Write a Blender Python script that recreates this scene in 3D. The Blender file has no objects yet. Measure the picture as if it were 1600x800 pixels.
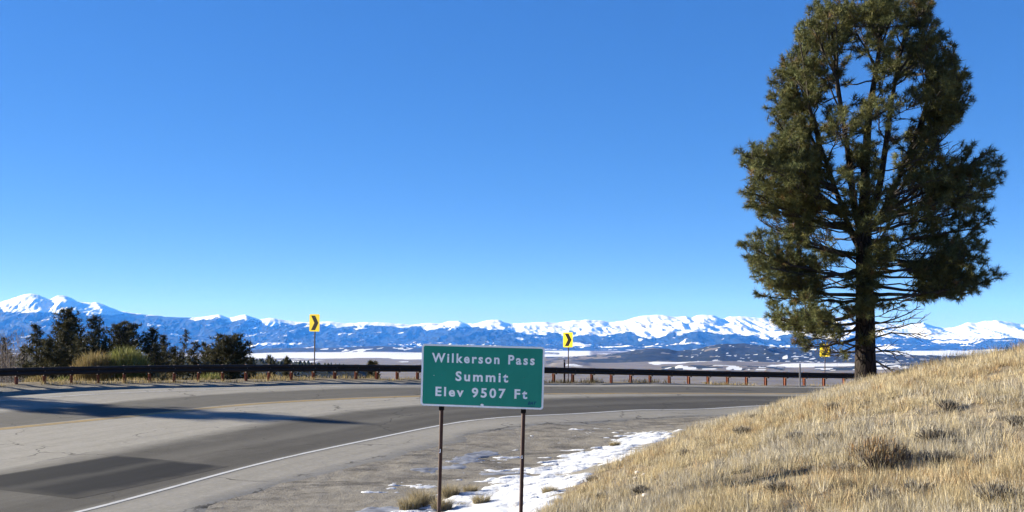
import bpy, bmesh, math, random
import numpy as np
from mathutils import Vector, Matrix

R = math.radians
rng = np.random.default_rng(7)
random.seed(7)
S = bpy.context.scene
COL = S.collection

# ------------------------------------------------------------------ camera
EYE = 3.2                       # eye height above the zero level
F = 1537.0                      # focal length in photo pixels (1600 wide)
HY = 540.0                      # row of eye level in the photo
cam_d = bpy.data.cameras.new('camera')
cam_d.sensor_width = 36.0
cam_d.lens = 36.0 * F / 1600.0
cam_d.shift_y = (HY - 400.0) / 1600.0
cam_d.clip_start = 0.1
cam_d.clip_end = 200000.0
cam = bpy.data.objects.new('camera', cam_d)
cam.location = (0, 0, EYE)
cam.rotation_euler = (R(90), 0, 0)
COL.objects.link(cam)
S.camera = cam

# ------------------------------------------------------------------ light
SUN_EL = R(17.0)
SUN_DIR = Vector((-0.9455 * math.cos(SUN_EL), 0.3256 * math.cos(SUN_EL), math.sin(SUN_EL)))
SUN_DIR.normalize()
W = bpy.data.worlds.new('World')
S.world = W
W.use_nodes = True
wn, wl = W.node_tree.nodes, W.node_tree.links
wn.clear()
sky = wn.new('ShaderNodeTexSky')
sky.sky_type = 'NISHITA'
sky.sun_disc = False
sky.sun_elevation = SUN_EL
sky.sun_rotation = math.atan2(SUN_DIR.x, SUN_DIR.y)
sky.altitude = 2900.0
sky.air_density = 1.0
sky.dust_density = 0.1
sky.ozone_density = 6.5
bg = wn.new('ShaderNodeBackground')
bg.inputs['Strength'].default_value = 0.0900
hs = wn.new('ShaderNodeHueSaturation')
hs.inputs['Saturation'].default_value = 1.42
hs.inputs['Hue'].default_value = 0.520
wo = wn.new('ShaderNodeOutputWorld')
gm = wn.new('ShaderNodeGamma')
gm.inputs['Gamma'].default_value = 0.53
wl.new(sky.outputs[0], gm.inputs['Color'])
wl.new(gm.outputs[0], hs.inputs['Color'])
wl.new(hs.outputs[0], bg.inputs[0])
wl.new(bg.outputs[0], wo.inputs[0])
sun_d = bpy.data.lights.new('sun', 'SUN')
sun_d.energy = 5.0
sun_d.angle = R(0.5)
sun_d.color = (1.0, 0.94, 0.85)
sun = bpy.data.objects.new('sun', sun_d)
sun.rotation_euler = SUN_DIR.to_track_quat('Z', 'Y').to_euler()
sun.location = (-30, 10, 30)
COL.objects.link(sun)

S.view_settings.view_transform = 'Standard'
S.view_settings.look = 'None'
S.view_settings.gamma = 1.0
S.view_settings.use_curve_mapping = False
S.view_settings.exposure = 1.85
S.cycles.use_denoising = True
S.cycles.max_bounces = 6
S.cycles.volume_bounces = 1

# ------------------------------------------------------------------ helpers
def tag(o, label=None, cat=None, group=None, kind=None):
    if label: o['label'] = label
    if cat: o['category'] = cat
    if group: o['group'] = group
    if kind: o['kind'] = kind
    return o

def empty(name, loc, rz=0.0):
    o = bpy.data.objects.new(name, None)
    o.empty_display_size = 0.2
    o.location = loc
    o.rotation_euler = (0, 0, rz)
    COL.objects.link(o)
    return o

def make_mesh(name, verts, faces, attrs=None, smooth=False):
    """verts (n,3); faces (m,k) array; attrs {name: (n,) or (n,3)} point attributes"""
    verts = np.asarray(verts, np.float32)
    faces = np.asarray(faces, np.int32)
    me = bpy.data.meshes.new(name)
    k = faces.shape[1]
    me.vertices.add(len(verts))
    me.vertices.foreach_set('co', verts.ravel())
    me.loops.add(faces.size)
    me.loops.foreach_set('vertex_index', faces.ravel())
    me.polygons.add(len(faces))
    me.polygons.foreach_set('loop_start', np.arange(0, faces.size, k, dtype=np.int32))
    if smooth:
        me.polygons.foreach_set('use_smooth', np.ones(len(faces), bool))
    me.update(calc_edges=True)
    me.validate()
    for an, av in (attrs or {}).items():
        av = np.asarray(av, np.float32)
        if av.ndim == 1:
            a = me.attributes.new(an, 'FLOAT', 'POINT')
            a.data.foreach_set('value', av)
        else:
            a = me.attributes.new(an, 'FLOAT_COLOR', 'POINT')
            a.data.foreach_set('color', np.c_[av, np.ones(len(av))].astype(np.float32).ravel())
    return me

def obj(name, me, mat=None, parent=None, loc=None, rot=None):
    o = bpy.data.objects.new(name, me)
    if mat is not None and len(me.materials) == 0:
        me.materials.append(mat)
    COL.objects.link(o)
    if parent is not None:
        o.parent = parent
    if loc is not None: o.location = loc
    if rot is not None: o.rotation_euler = rot
    return o

def bm_mesh(name, bm, smooth=False):
    me = bpy.data.meshes.new(name)
    bmesh.ops.recalc_face_normals(bm, faces=bm.faces[:])
    bm.to_mesh(me); bm.free()
    if smooth:
        for p in me.polygons: p.use_smooth = True
    return me

def grid_faces(nu, nv):
    i = np.arange(nu * nv).reshape(nu, nv)
    return np.stack([i[:-1, :-1].ravel(), i[1:, :-1].ravel(), i[1:, 1:].ravel(), i[:-1, 1:].ravel()], 1)

_T = np.random.default_rng(3).random((256, 256))
def vnoise(x, y):
    xi = np.floor(x).astype(int); yi = np.floor(y).astype(int)
    fx = x - xi; fy = y - yi
    fx = fx * fx * fx * (fx * (fx * 6 - 15) + 10); fy = fy * fy * fy * (fy * (fy * 6 - 15) + 10)
    g = lambda a, b: _T[a & 255, b & 255]
    return (g(xi, yi) * (1 - fx) + g(xi + 1, yi) * fx) * (1 - fy) + (g(xi, yi + 1) * (1 - fx) + g(xi + 1, yi + 1) * fx) * fy
def fbm(x, y, o=5, seed=0.0, gain=0.5):
    s = 0; a = 1; t = 0
    x = np.asarray(x, float) + seed * 17.3; y = np.asarray(y, float) + seed * 9.1
    for k in range(o):
        s = s + a * vnoise(x, y); t += a
        a *= gain; x = x * 2.03 + 11.7; y = y * 2.03 + 5.3
    return s / t
def ridged(x, y, o=5, seed=0.0):
    s = 0; a = 1; t = 0
    x = np.asarray(x, float) + seed * 17.3; y = np.asarray(y, float) + seed * 9.1
    for k in range(o):
        s = s + a * (1 - np.abs(2 * vnoise(x, y) - 1)); t += a
        a *= 0.5; x = x * 2.03 + 11.7; y = y * 2.03 + 5.3
    return s / t
def sstep(a, b, x):
    t = np.clip((x - a) / (b - a), 0, 1)
    return t * t * (3 - 2 * t)

def catmull(P, n=16):
    P = np.asarray(P, float)
    Q = np.vstack([2 * P[0] - P[1], P, 2 * P[-1] - P[-2]])
    out = []
    t = np.linspace(0, 1, n, endpoint=False)[:, None]
    for i in range(len(P) - 1):
        a, b, c, d = Q[i:i + 4]
        out.append(0.5 * (2 * b + (c - a) * t + (2 * a - 5 * b + 4 * c - d) * t * t + (-a + 3 * b - 3 * c + d) * t ** 3))
    out.append(P[-1:])
    return np.vstack(out)
def resample(P, step):
    P = np.asarray(P, float)
    s = np.r_[0, np.cumsum(np.linalg.norm(np.diff(P, axis=0), axis=1))]
    t = np.arange(0, s[-1], step)
    return np.stack([np.interp(t, s, P[:, k]) for k in range(P.shape[1])], 1)
def seg_dist(X, Y, P):
    """unsigned distance, signed (left of the path is positive), to a polyline"""
    X = np.asarray(X, float); Y = np.asarray(Y, float)
    best = np.full(X.shape, 1e18); sg = np.zeros(X.shape)
    for i in range(len(P) - 1):
        ax, ay = P[i]; bx, by = P[i + 1]
        dx, dy = bx - ax, by - ay
        t = np.clip(((X - ax) * dx + (Y - ay) * dy) / (dx * dx + dy * dy), 0, 1)
        qx = X - ax - t * dx; qy = Y - ay - t * dy
        d2 = qx * qx + qy * qy
        m = d2 < best
        best = np.where(m, d2, best)
        sg = np.where(m, np.sign(dx * qy - dy * qx), sg)
    return np.sqrt(best) * np.where(sg == 0, 1, sg)

# ------------------------------------------------------------------ material helpers
class NT:
    def __init__(self, name):
        self.m = bpy.data.materials.new(name)
        self.m.use_nodes = True
        self.t = self.m.node_tree
        self.t.nodes.clear()
        self.out = self.t.nodes.new('ShaderNodeOutputMaterial')
        self.b = self.t.nodes.new('ShaderNodeBsdfPrincipled')
        self.t.links.new(self.b.outputs[0], self.out.inputs['Surface'])
    def n(self, typ, **kw):
        nd = self.t.nodes.new('ShaderNode' + typ)
        for k, v in kw.items(): setattr(nd, k, v)
        return nd
    def put(self, sock, v):
        if v is None: return
        if isinstance(v, bpy.types.NodeSocket): self.t.links.new(v, sock)
        elif isinstance(v, (tuple, list)) and len(v) == 3 and sock.type == 'RGBA': sock.default_value = (*v, 1)
        else: sock.default_value = v
    def attr(self, name, col=False):
        a = self.n('Attribute', attribute_name=name)
        return a.outputs['Color'] if col else a.outputs['Fac']
    def coord(self, kind='Object', scale=(1, 1, 1)):
        c = self.n('TexCoord').outputs[kind]
        mp = self.n('Mapping')
        self.put(mp.inputs['Vector'], c)
        mp.inputs['Scale'].default_value = scale
        return mp.outputs[0]
    def noise(self, vec, scale, detail=5, rough=0.55, dist=0.0):
        nd = self.n('TexNoise')
        self.put(nd.inputs['Vector'], vec)
        nd.inputs['Scale'].default_value = scale
        nd.inputs['Detail'].default_value = detail
        nd.inputs['Roughness'].default_value = rough
        nd.inputs['Distortion'].default_value = dist
        return nd.outputs['Fac']
    def ramp(self, v, lo, hi, a=0.0, b=1.0, smooth=True):
        nd = self.n('MapRange')
        nd.interpolation_type = 'SMOOTHSTEP' if smooth else 'LINEAR'
        self.put(nd.inputs['Value'], v)
        nd.inputs['From Min'].default_value = lo; nd.inputs['From Max'].default_value = hi
        nd.inputs['To Min'].default_value = a; nd.inputs['To Max'].default_value = b
        return nd.outputs[0]
    def math(self, op, a, b=None, clamp=False):
        nd = self.n('Math', operation=op, use_clamp=clamp)
        self.put(nd.inputs[0], a)
        if b is not None: self.put(nd.inputs[1], b)
        return nd.outputs[0]
    def mix(self, f, a, b, mode='MIX'):
        nd = self.n('Mix', data_type='RGBA', blend_type=mode)
        self.put(nd.inputs['Factor'], f)
        self.put(nd.inputs['A'], None)
        self.put(nd.inputs[6], a); self.put(nd.inputs[7], b)
        return nd.outputs[2]
    def bump(self, h, strength=0.3, dist=0.02):
        nd = self.n('Bump')
        nd.inputs['Strength'].default_value = strength
        nd.inputs['Distance'].default_value = dist
        self.put(nd.inputs['Height'], h)
        self.t.links.new(nd.outputs[0], self.b.inputs['Normal'])
    def fin(self, color, rough=0.8, metal=0.0, spec=0.3):
        self.put(self.b.inputs['Base Color'], color)
        self.put(self.b.inputs['Roughness'], rough)
        self.b.inputs['Metallic'].default_value = metal
        self.b.inputs['Specular IOR Level'].default_value = spec
        return self.m

def noisy_mat(name, c1, c2, scale=8.0, rough=0.8, metal=0.0, spec=0.3, bump=0.0, lo=0.35, hi=0.65):
    t = NT(name)
    v = t.coord('Object')
    f = t.noise(v, scale, 6, 0.6)
    c = t.mix(t.ramp(f, lo, hi), c1, c2)
    if bump: t.bump(t.noise(v, scale * 5, 4), bump, 0.01)
    return t.fin(c, rough, metal, spec)

# ------------------------------------------------------------------ plan of the place (X right, Y away, metres)
Wl = catmull([(-24, -16), (-17.5, -2), (-12, 9.5), (-8.6, 16.6), (-5.9, 22.6), (-2.5, 28.6), (0, 31.7), (4.7, 36), (9.9, 40), (16, 42.8), (24, 44.8), (34, 45.5), (48, 45)])
Yl = catmull([(-38, -12), (-29.5, 4), (-25.5, 11.5), (-22, 18.0), (-18.3, 24), (-14.7, 28.3), (-11.6, 31.7), (-8.95, 34.4), (-3.75, 38.2), (0, 40.4), (5.65, 43.6), (11.6, 46.6), (19, 49.2), (27, 50.6), (48, 51)])
Fl = catmull([(-48, -8), (-37, 11), (-31, 21), (-24.5, 30), (-18.9, 36), (-15.2, 38.9), (-10.7, 41.3), (-3.5, 45.3), (0, 47.2), (6.5, 50.3), (13, 52.7), (19, 54.7), (28, 56.6), (48, 57)])
Rl = catmull([(-52, -4), (-40, 13), (-34, 22.5), (-27.2, 31.5), (-19.8, 38.0), (-14, 41.2), (-8.9, 43.8), (-3.3, 46.9), (2.9, 50.1), (6.6, 51.6), (13, 53.9), (19, 55.9), (28, 57.9), (48, 58.5)])

CP = [  # X, Y, metres below the eye
 (-17.5, -2, 3.7), (-12, 9.5, 3.4), (-8.6, 16.6, 3.13), (-5.9, 22.6, 2.76), (-2.5, 28.6, 2.42), (0, 31.7, 2.31), (4.7, 36, 2.37), (9.9, 40, 2.47), (16, 42.8, 2.6), (24, 44.8, 2.8), (34, 45.5, 3.0), (48, 45, 3.3),
 (-29.5, 4, 3.3), (-22, 18, 2.85), (-18.3, 24, 2.6), (-14.7, 28.3, 2.42), (-11.6, 31.7, 2.23), (-8.95, 34.4, 2.06), (-3.75, 38.2, 1.99), (0, 40.4, 2.02), (5.65, 43.6, 2.14), (11.6, 46.6, 2.31), (19, 49.2, 2.46), (48, 51, 3.0),
 (-37, 11, 2.7), (-24.5, 30, 2.05), (-18.9, 36, 1.83), (-15.2, 38.9, 1.67), (-10.7, 41.3, 1.67), (-3.5, 45.3, 1.75), (0, 47.2, 1.81), (6.5, 50.3, 1.96), (13, 52.7, 2.16), (19, 54.7, 2.28), (28, 56.6, 2.5), (48, 57, 2.8),
 (-40, 13, 2.6), (-27.2, 31.5, 1.8), (-19.8, 38, 1.56), (-14, 41.2, 1.55), (-8.9, 43.8, 1.52), (-3.3, 46.9, 1.62), (2.9, 50.1, 1.9), (13, 53.9, 2.19), (19, 55.9, 2.32), (28, 57.9, 2.55), (48, 58.5, 2.85),
 # shoulder and ditch
 (-3.9, 21.6, 2.86), (-1.5, 22, 2.83), (1.5, 28, 2.5), (-1.5, 10, 3.25), (-0.9, 15, 3.07), (0, 19, 2.93), (1.7, 22.5, 2.77), (3.3, 25.7, 2.6), (6.3, 30, 2.48), (11, 34.8, 2.52), (17, 38.5, 2.65), (26, 41, 2.8),
 (-6, 12, 3.3), (-5, 3, 3.4),
 # hill
 (0.5, 14.5, 2.62), (1.2, 17.5, 2.62), (2.25, 20.5, 2.47), (3.5, 23, 2.38), (5.6, 27, 2.12), (8.1, 30, 1.9), (10.9, 31.2, 1.3), (11.9, 29, 0.75), (12.6, 27, 0.5), (13.4, 25, 0.2),
 (4.7, 9, 1.62), (2.86, 11, 1.95), (6, 14, 1.35), (4, 16, 1.75), (8, 20, 0.95), (6, 22, 1.55), (8, 24, 1.2), (10, 27, 0.98),
 (0, 0, 1.7), (-2, 4, 2.6), (3, 4, 1.6), (0, 7, 2.3), (8, 6, 0.9), (12, 12, 0.1), (20, 20, -1.2), (20, 8, -1.4), (20, 28, -0.8), (20, -8, -1.5), (0, -12, 1.5), (-10, -14, 3.3),
 (26, 30, -0.9), (40, 18, -3), (26, 36.5, 1.0), (17, 33, 0.9), (14.5, 35, 1.6), (30, -14, -2.5), (42, 38, 0.8), (50, 0, -4)]
CP = np.array(CP, float)
def _tps_fit(P, z, lam=0.02):
    n = len(P)
    d = np.linalg.norm(P[:, None] - P[None], axis=2)
    K = np.where(d > 0, d * d * np.log(d + 1e-12), 0) + lam * n * np.eye(n)
    Q = np.c_[np.ones(n), P]
    A = np.block([[K, Q], [Q.T, np.zeros((3, 3))]])
    return np.linalg.solve(A, np.r_[z, 0, 0, 0])
_tw = _tps_fit(CP[:, :2], CP[:, 2], 0.01)
def tps(X, Y):
    X = np.asarray(X, float); Y = np.asarray(Y, float)
    s = _tw[-3] + _tw[-2] * X + _tw[-1] * Y
    for (px, py), w in zip(CP[:, :2], _tw[:-3]):
        d2 = (X - px) ** 2 + (Y - py) ** 2
        s = s + w * 0.5 * d2 * np.log(d2 + 1e-12)
    return s
LD = np.log(np.array([40, 60, 100, 200, 500, 1000, 2000, 4000, 8000, 60000.0]))
def far_depth(X, Y):
    D = np.maximum(np.hypot(X, Y), 40)
    a = np.interp(np.log(D), LD, [3.5, 6.0, 9.5, 22, 48, 85, 118, 136, 139, 140])
    b = np.interp(np.log(D), LD, [7, 12.0, 19, 36, 66, 96, 122, 136, 139, 140])
    w = sstep(-0.28, 0.05, X / np.maximum(Y, 1.0))
    w = np.where(Y < 1, 1, w)
    return a * (1 - w) + b * w
Rr = resample(Rl, 1.0)
def hill_mask(X, Y):
    """1 on the grassy hill right of the ditch"""
    dl = resample(catmull([(-3.5, -20), (-1.4, 8), (-0.1, 14.0), (0.75, 17.2), (1.85, 20.5), (3.2, 23.6), (5.0, 27), (8.3, 31.3), (12.5, 35.0), (18, 38), (30, 41), (50, 41)]), 1.0)
    return -seg_dist(X, Y, dl)
def depth(X, Y):
    X = np.asarray(X, float); Y = np.asarray(Y, float)
    b = seg_dist(X, Y, Rr)                    # > 0 beyond the guardrail
    d = tps(X, Y)
    # nearest point on the rail keeps the level there, then the bank falls away
    out = np.maximum(b, 0)
    lefty = sstep(0.05, -0.3, X / np.maximum(Y, 1))
    base = np.clip(d, 1.4, 3.0)
    bank = base + np.where(lefty > -1, (0.16 * lefty + 0.42 * (1 - lefty)) * np.maximum(out - 0.5, 0) * sstep(0, 3, out), 0)
    far = far_depth(X, Y)
    k = sstep(6, 26, out)
    bd = bank * (1 - k) + far * k
    d = np.where(b > 0, bd, d)
    hm = np.clip(hill_mask(X, Y), 0, 3) / 3
    d = d + hm * (fbm(X * 0.9, Y * 0.9, 4, 2) - 0.5) * 0.22
    road_in = (seg_dist(X, Y, Rr) < -1.2)
    d = d + np.where(road_in, 0, 1) * (fbm(X * 1.3, Y * 1.3, 3, 5) - 0.5) * 0.10
    return d
def zat(x, y):
    return EYE - float(depth(np.array([x]), np.array([y]))[0])
def at(px, py, D):
    """a point of the place seen in photo pixel px, py at distance D"""
    return Vector(((px - 800) / F * D, D, EYE - (py - HY) / F * D))

# ================================================================== SETTING
# ---- near ground
gx = np.r_[np.arange(-75, -30, 1.0), np.arange(-30, -8, 0.5), np.arange(-8, 22, 0.2), np.arange(22, 30, 0.5), np.arange(30, 60.1, 1.0)]
gy = np.r_[np.arange(-25, 4, 1.0), np.arange(4, 38, 0.2), np.arange(38, 62, 0.35), np.arange(62, 85.1, 1.0)]
GX, GY = np.meshgrid(gx, gy, indexing='ij')
Wr, Yr, Fr = resample(Wl, 0.8), resample(Yl, 0.8), resample(Fl, 0.8)
dW = seg_dist(GX, GY, Wr)          # + = away from us (onto the road)
dF = seg_dist(GX, GY, Fr)
GD = depth(GX, GY)
on_road = sstep(-1.5, -0.8, dW) * sstep(0.0, -0.5, dF)
hillm = hill_mask(GX, GY)
edge_n = fbm(GX * 2.0, GY * 2.0, 4, 3)
GZ = EYE - GD - 0.10 * on_road
GZ += np.where((dW < -2.2) & (hillm < 0), (edge_n - 0.5) * 0.07, 0)
# ditch polyline (snow lies here)
Dl = resample(catmull([(-2.2, 6), (-1.6, 11), (-0.9, 15.5), (-0.1, 19), (1.45, 22.4), (3.0, 25.6), (4.2, 27.6)]), 0.5)
nd_ = np.abs(seg_dist(GX, GY, Dl))
attrs = {'hill': hillm.ravel(), 'dw': dW.ravel(), 'verge': seg_dist(GX, GY, Rr).ravel(), 'ditch': nd_.ravel()}
t = NT('roadside_ground')
v = t.coord('Object')
n1 = t.noise(v, 0.45, 6, 0.6); n2 = t.noise(v, 3.0, 6, 0.65); n3 = t.noise(v, 30, 4, 0.7)
grav = t.mix(t.ramp(n2, 0.3, 0.72), (0.1360, 0.1207, 0.0969), (0.2244, 0.2074, 0.1734))
grav = t.mix(t.ramp(t.noise(t.coord('Object', (0.5, 1.6, 1)), 1.1, 6, 0.65), 0.52, 0.62), grav, (0.0680, 0.0612, 0.0527))
grav = t.mix(t.ramp(n3, 0.35, 0.7, 0, 0.5), grav, (0.2720, 0.2516, 0.2176))
hillc = t.mix(t.ramp(n2, 0.35, 0.65), (0.2040, 0.1666, 0.1122), (0.1360, 0.1122, 0.0816))
hillc = t.mix(t.ramp(n1, 0.6, 0.68, 0, 0.7), hillc, (0.1564, 0.0850, 0.0510))
hsel = t.ramp(t.math('ADD', t.attr('hill'), t.math('MULTIPLY', t.math('SUBTRACT', n2, 0.5), 1.4)), -0.25, 0.15)
c = t.mix(hsel, grav, hillc)
bank = t.mix(t.ramp(n2, 0.4, 0.6), (0.1088, 0.0884, 0.0578), (0.1904, 0.1564, 0.1020))
c = t.mix(t.ramp(t.math('ADD', t.attr('verge'), t.math('MULTIPLY', n2, 1.2)), 0.2, 0.8), c, bank)
c = t.mix(t.math('MULTIPLY', t.ramp(t.noise(v, 14, 7, 0.8), 0.52, 0.7, 0, 0.55), t.ramp(t.attr('hill'), 0.2, -0.2)), c, (0.0510, 0.0450, 0.0374))
t.bump(t.math('ADD', n3, t.math('MULTIPLY', n2, 2.0)), 0.6, 0.03)
M_ground = t.fin(c, 0.95, 0, 0.1)
ground = obj('ground', make_mesh('ground', np.c_[GX.ravel(), GY.ravel(), GZ.ravel()], grid_faces(len(gx), len(gy)), attrs, True), M_ground)
tag(ground, kind='structure')

# ---- road
Ys = resample(Yl, 0.5)
def near_on(P, Q):
    out = []
    s = np.r_[0, np.cumsum(np.linalg.norm(np.diff(Q, axis=0), axis=1))]
    par = np.array([s[np.argmin(((Q - p) ** 2).sum(1))] for p in P])
    k = 25
    pad = np.r_[2 * par[0] - par[k:0:-1], par, 2 * par[-1] - par[-2:-k - 2:-1]]
    par = np.convolve(pad, np.ones(2 * k + 1) / (2 * k + 1), 'valid')
    return np.stack([np.interp(par, s, Q[:, 0]), np.interp(par, s, Q[:, 1])], 1)
Wc = near_on(Ys, resample(Wl, 0.1)); Fc = near_on(Ys, resample(Fl, 0.1))
dirv = Wc - Ys; dlen = np.linalg.norm(dirv, axis=1, keepdims=True)
tanW = np.gradient(Wc, axis=0); tanW /= np.linalg.norm(tanW, axis=1, keepdims=True)
norW = np.stack([tanW[:, 1], -tanW[:, 0]], 1)
wob = (fbm(np.arange(len(Ys)) * 0.35, np.zeros(len(Ys)), 4, 1) - 0.5) * 1.1
Sc = Wc + norW * (2.2 + wob)[:, None]
rows = []
lat_dw = []; lat_dy = []
for f in np.linspace(0, 1, 6)[:-1]:
    rows.append(Sc * (1 - f) + Wc * f); lat_dw.append(-(2.2 + wob) * (1 - f)); lat_dy.append(-dlen[:, 0] - 2.2 * (1 - f))
for f in np.linspace(0, 1, 21)[:-1]:
    rows.append(Wc * (1 - f) + Ys * f); lat_dw.append(dlen[:, 0] * f); lat_dy.append(-dlen[:, 0] * (1 - f))
fl = np.linalg.norm(Fc - Ys, axis=1)
wf = (fbm(np.arange(len(Ys)) * 0.3, np.ones(len(Ys)), 4, 8) - 0.5) * 0.5
for f in np.linspace(0, 1, 13):
    rows.append(Ys * (1 - f) + (Fc) * f); lat_dw.append(dlen[:, 0] + fl * f); lat_dy.append(fl * f)
RP = np.stack(rows, 1)
rdw = np.stack(lat_dw, 1); rdy = np.stack(lat_dy, 1)
sarc = np.r_[0, np.cumsum(np.linalg.norm(np.diff(Ys, axis=0), axis=1))]
rs = np.repeat(sarc[:, None], RP.shape[1], 1)
def road_z(x, y):
    return EYE - tps(x, y) + 0.02
RZ = road_z(RP[..., 0], RP[..., 1])
RV = np.concatenate([RP, RZ[..., None]], 2)
RV[:, 0, 2] -= 0.07
RV[:, -1, 2] -= 0.06
t = NT('sanded_asphalt')
dw, dy, ss = t.attr('dw'), t.attr('dy'), t.attr('s')
cmb = t.n('CombineXYZ'); t.put(cmb.inputs[0], t.math('MULTIPLY', ss, 0.10)); t.put(cmb.inputs[1], dw)
streak = t.math('ADD', t.math('MULTIPLY', t.noise(cmb.outputs[0], 1.6, 6, 0.6), 0.6), t.math('MULTIPLY', t.noise(t.coord('Object'), 1.7, 8, 0.7), 0.4))
cmb2 = t.n('CombineXYZ'); t.put(cmb2.inputs[0], t.math('MULTIPLY', ss, 0.03)); t.put(cmb2.inputs[1], dw)
streak2 = t.noise(cmb2.outputs[0], 6.0, 5, 0.6)
v = t.coord('Object')
fine = t.noise(v, 45, 4, 0.7); mid = t.noise(v, 0.6, 6, 0.6)
light = t.mix(t.ramp(streak, 0.3, 0.7), (0.2012, 0.1892, 0.1608), (0.2537, 0.2399, 0.2081))
light = t.mix(t.ramp(streak2, 0.5, 0.75, 0, 0.4), light, (0.1548, 0.1445, 0.1230))
light = t.mix(t.ramp(t.noise(v, 7, 7, 0.8), 0.45, 0.70, 0, 0.6), light, (0.3036, 0.2855, 0.2468))
light = t.mix(t.ramp(t.noise(v, 11, 7, 0.8), 0.55, 0.72, 0, 0.5), light, (0.1342, 0.1230, 0.1058))
dark = t.mix(t.ramp(streak, 0.25, 0.75), (0.0421, 0.0396, 0.0353), (0.0774, 0.0731, 0.0645))
wobv = t.math('MULTIPLY', t.math('SUBTRACT', streak, 0.5), 0.9)
dww = t.math('ADD', dw, wobv); dyy = t.math('ADD', dy, wobv)
lane1 = t.math('MULTIPLY', t.ramp(dww, -0.35, 0.35), t.ramp(dww, 5.0, 3.7))
lane1 = t.math('MULTIPLY', lane1, t.ramp(dy, -0.2, -1.3))
# wheel tracks inside the near lane are darker, the strip between paler
trk = t.math('ABSOLUTE', t.math('SUBTRACT', dww, 2.2))
lane1 = t.math('MULTIPLY', lane1, t.ramp(trk, 0.0, 0.9, 0.86, 1.0))
lane2 = t.math('MULTIPLY', t.ramp(dyy, 0.15, 0.5), t.ramp(dyy, 4.3, 3.4))
msk = t.math('MAXIMUM', lane1, t.math('MULTIPLY', lane2, 0.86))
c = t.mix(msk, light, dark)
c = t.mix(t.math('MULTIPLY', t.ramp(fine, 0.35, 0.75), 0.12), c, (0.2958, 0.2821, 0.2468))
c = t.mix(t.math('MULTIPLY', t.ramp(mid, 0.58, 0.8), 0.15), c, (0.2821, 0.2683, 0.2331))
# tar-sealed seam between near lane and the sanded middle
rim = t.math('ADD', dw, t.math('MULTIPLY', t.math('SUBTRACT', t.noise(v, 1.4, 6, 0.7), 0.5), 1.3))
c = t.mix(t.math('MULTIPLY', t.ramp(t.math('ABSOLUTE', t.math('ADD', rim, 1.75)), 0.10, 0.02), t.ramp(mid, 0.42, 0.55, 0, 0.75)), c, (0.0473, 0.0430, 0.0378))
seam = t.ramp(t.math('ABSOLUTE', t.math('SUBTRACT', dww, 4.75)), 0.10, 0.02)
c = t.mix(t.math('MULTIPLY', seam, t.ramp(mid, 0.45, 0.6, 0, 0.5)), c, (0.0705, 0.0705, 0.0705))
vo = t.n('TexVoronoi', feature='DISTANCE_TO_EDGE'); vw = t.n('VectorMath', operation='ADD'); t.put(vw.inputs[0], v)
nv = t.n('TexNoise'); t.put(nv.inputs['Vector'], v); nv.inputs['Scale'].default_value = 1.2; nv.inputs['Detail'].default_value = 5
t.t.links.new(nv.outputs['Color'], vw.inputs[1]); t.put(vo.inputs['Vector'], vw.outputs[0]); vo.inputs['Scale'].default_value = 0.33
crk = t.math('MULTIPLY', t.ramp(vo.outputs['Distance'], 0.012, 0.003), t.ramp(mid, 0.45, 0.58, 0, 0.7))
c = t.mix(crk, c, (0.03, 0.029, 0.027))
t.bump(fine, 0.35, 0.006)
c = t.mix(t.ramp(t.noise(v, 16, 6, 0.8), 0.5, 0.75, 0, 0.25), c, (0.0353, 0.0335, 0.0292))
M_road = t.fin(c, 0.9, 0, 0.08)
nr, nc = RP.shape[:2]
road = obj('road', make_mesh('road', RV.reshape(-1, 3), grid_faces(nr, nc), {'dw': rdw.ravel(), 'dy': rdy.ravel(), 's': rs.ravel()}, True), M_road)
tag(road, kind='structure')

def paint_mat(name, col, under, lo, hi):
    t = NT(name)
    v = t.coord('Object')
    w = t.math('ADD', t.math('MULTIPLY', t.noise(v, 1.2, 6, 0.7), 0.6), t.math('MULTIPLY', t.noise(v, 22, 4, 0.7), 0.4))
    c = t.mix(t.ramp(w, lo, hi), col, under)
    return t.fin(c, 0.7, 0, 0.3)
def ribbon(name, C, off, width, mat, lift=0.006):
    tn = np.gradient(C, axis=0); tn /= np.linalg.norm(tn, axis=1, keepdims=True)
    nn = np.stack([tn[:, 1], -tn[:, 0]], 1)
    jit = (fbm(np.arange(len(C)) * 0.8, np.zeros(len(C)), 3, off) - 0.5) * 0.015
    A = C + nn * (off - width / 2 + jit)[:, None]; B = C + nn * (off + width / 2 + jit)[:, None]
    n = len(C)
    V = np.empty((n, 2, 3))
    for k, P in enumerate((A, B)):
        V[:, k, :2] = P; V[:, k, 2] = road_z(P[:, 0], P[:, 1]) + lift
    o = obj(name, make_mesh(name, V.reshape(-1, 3), grid_faces(n, 2)), mat)
    tag(o, kind='structure')
    return o
M_white = paint_mat('worn_white_paint', (0.4576, 0.4576, 0.4400), (0.2790, 0.2710, 0.2482), 0.5, 0.66)
M_yellow = paint_mat('worn_yellow_paint', (0.3872, 0.2482, 0.0616), (0.2323, 0.1936, 0.1320), 0.46, 0.66)
ribbon('edge_line', resample(Wl, 0.4), 0.0, 0.115, M_white)
ribbon('centre_line', resample(Yl, 0.4), -0.11, 0.11, M_yellow)
ribbon('centre_line', resample(Yl, 0.4), 0.11, 0.11, M_yellow)
ribbon('edge_line', resample(Fl, 0.4), 1.55, 0.12, paint_mat('faded_white_paint', (0.46, 0.45, 0.42), (0.30, 0.29, 0.27), 0.42, 0.55))

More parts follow.
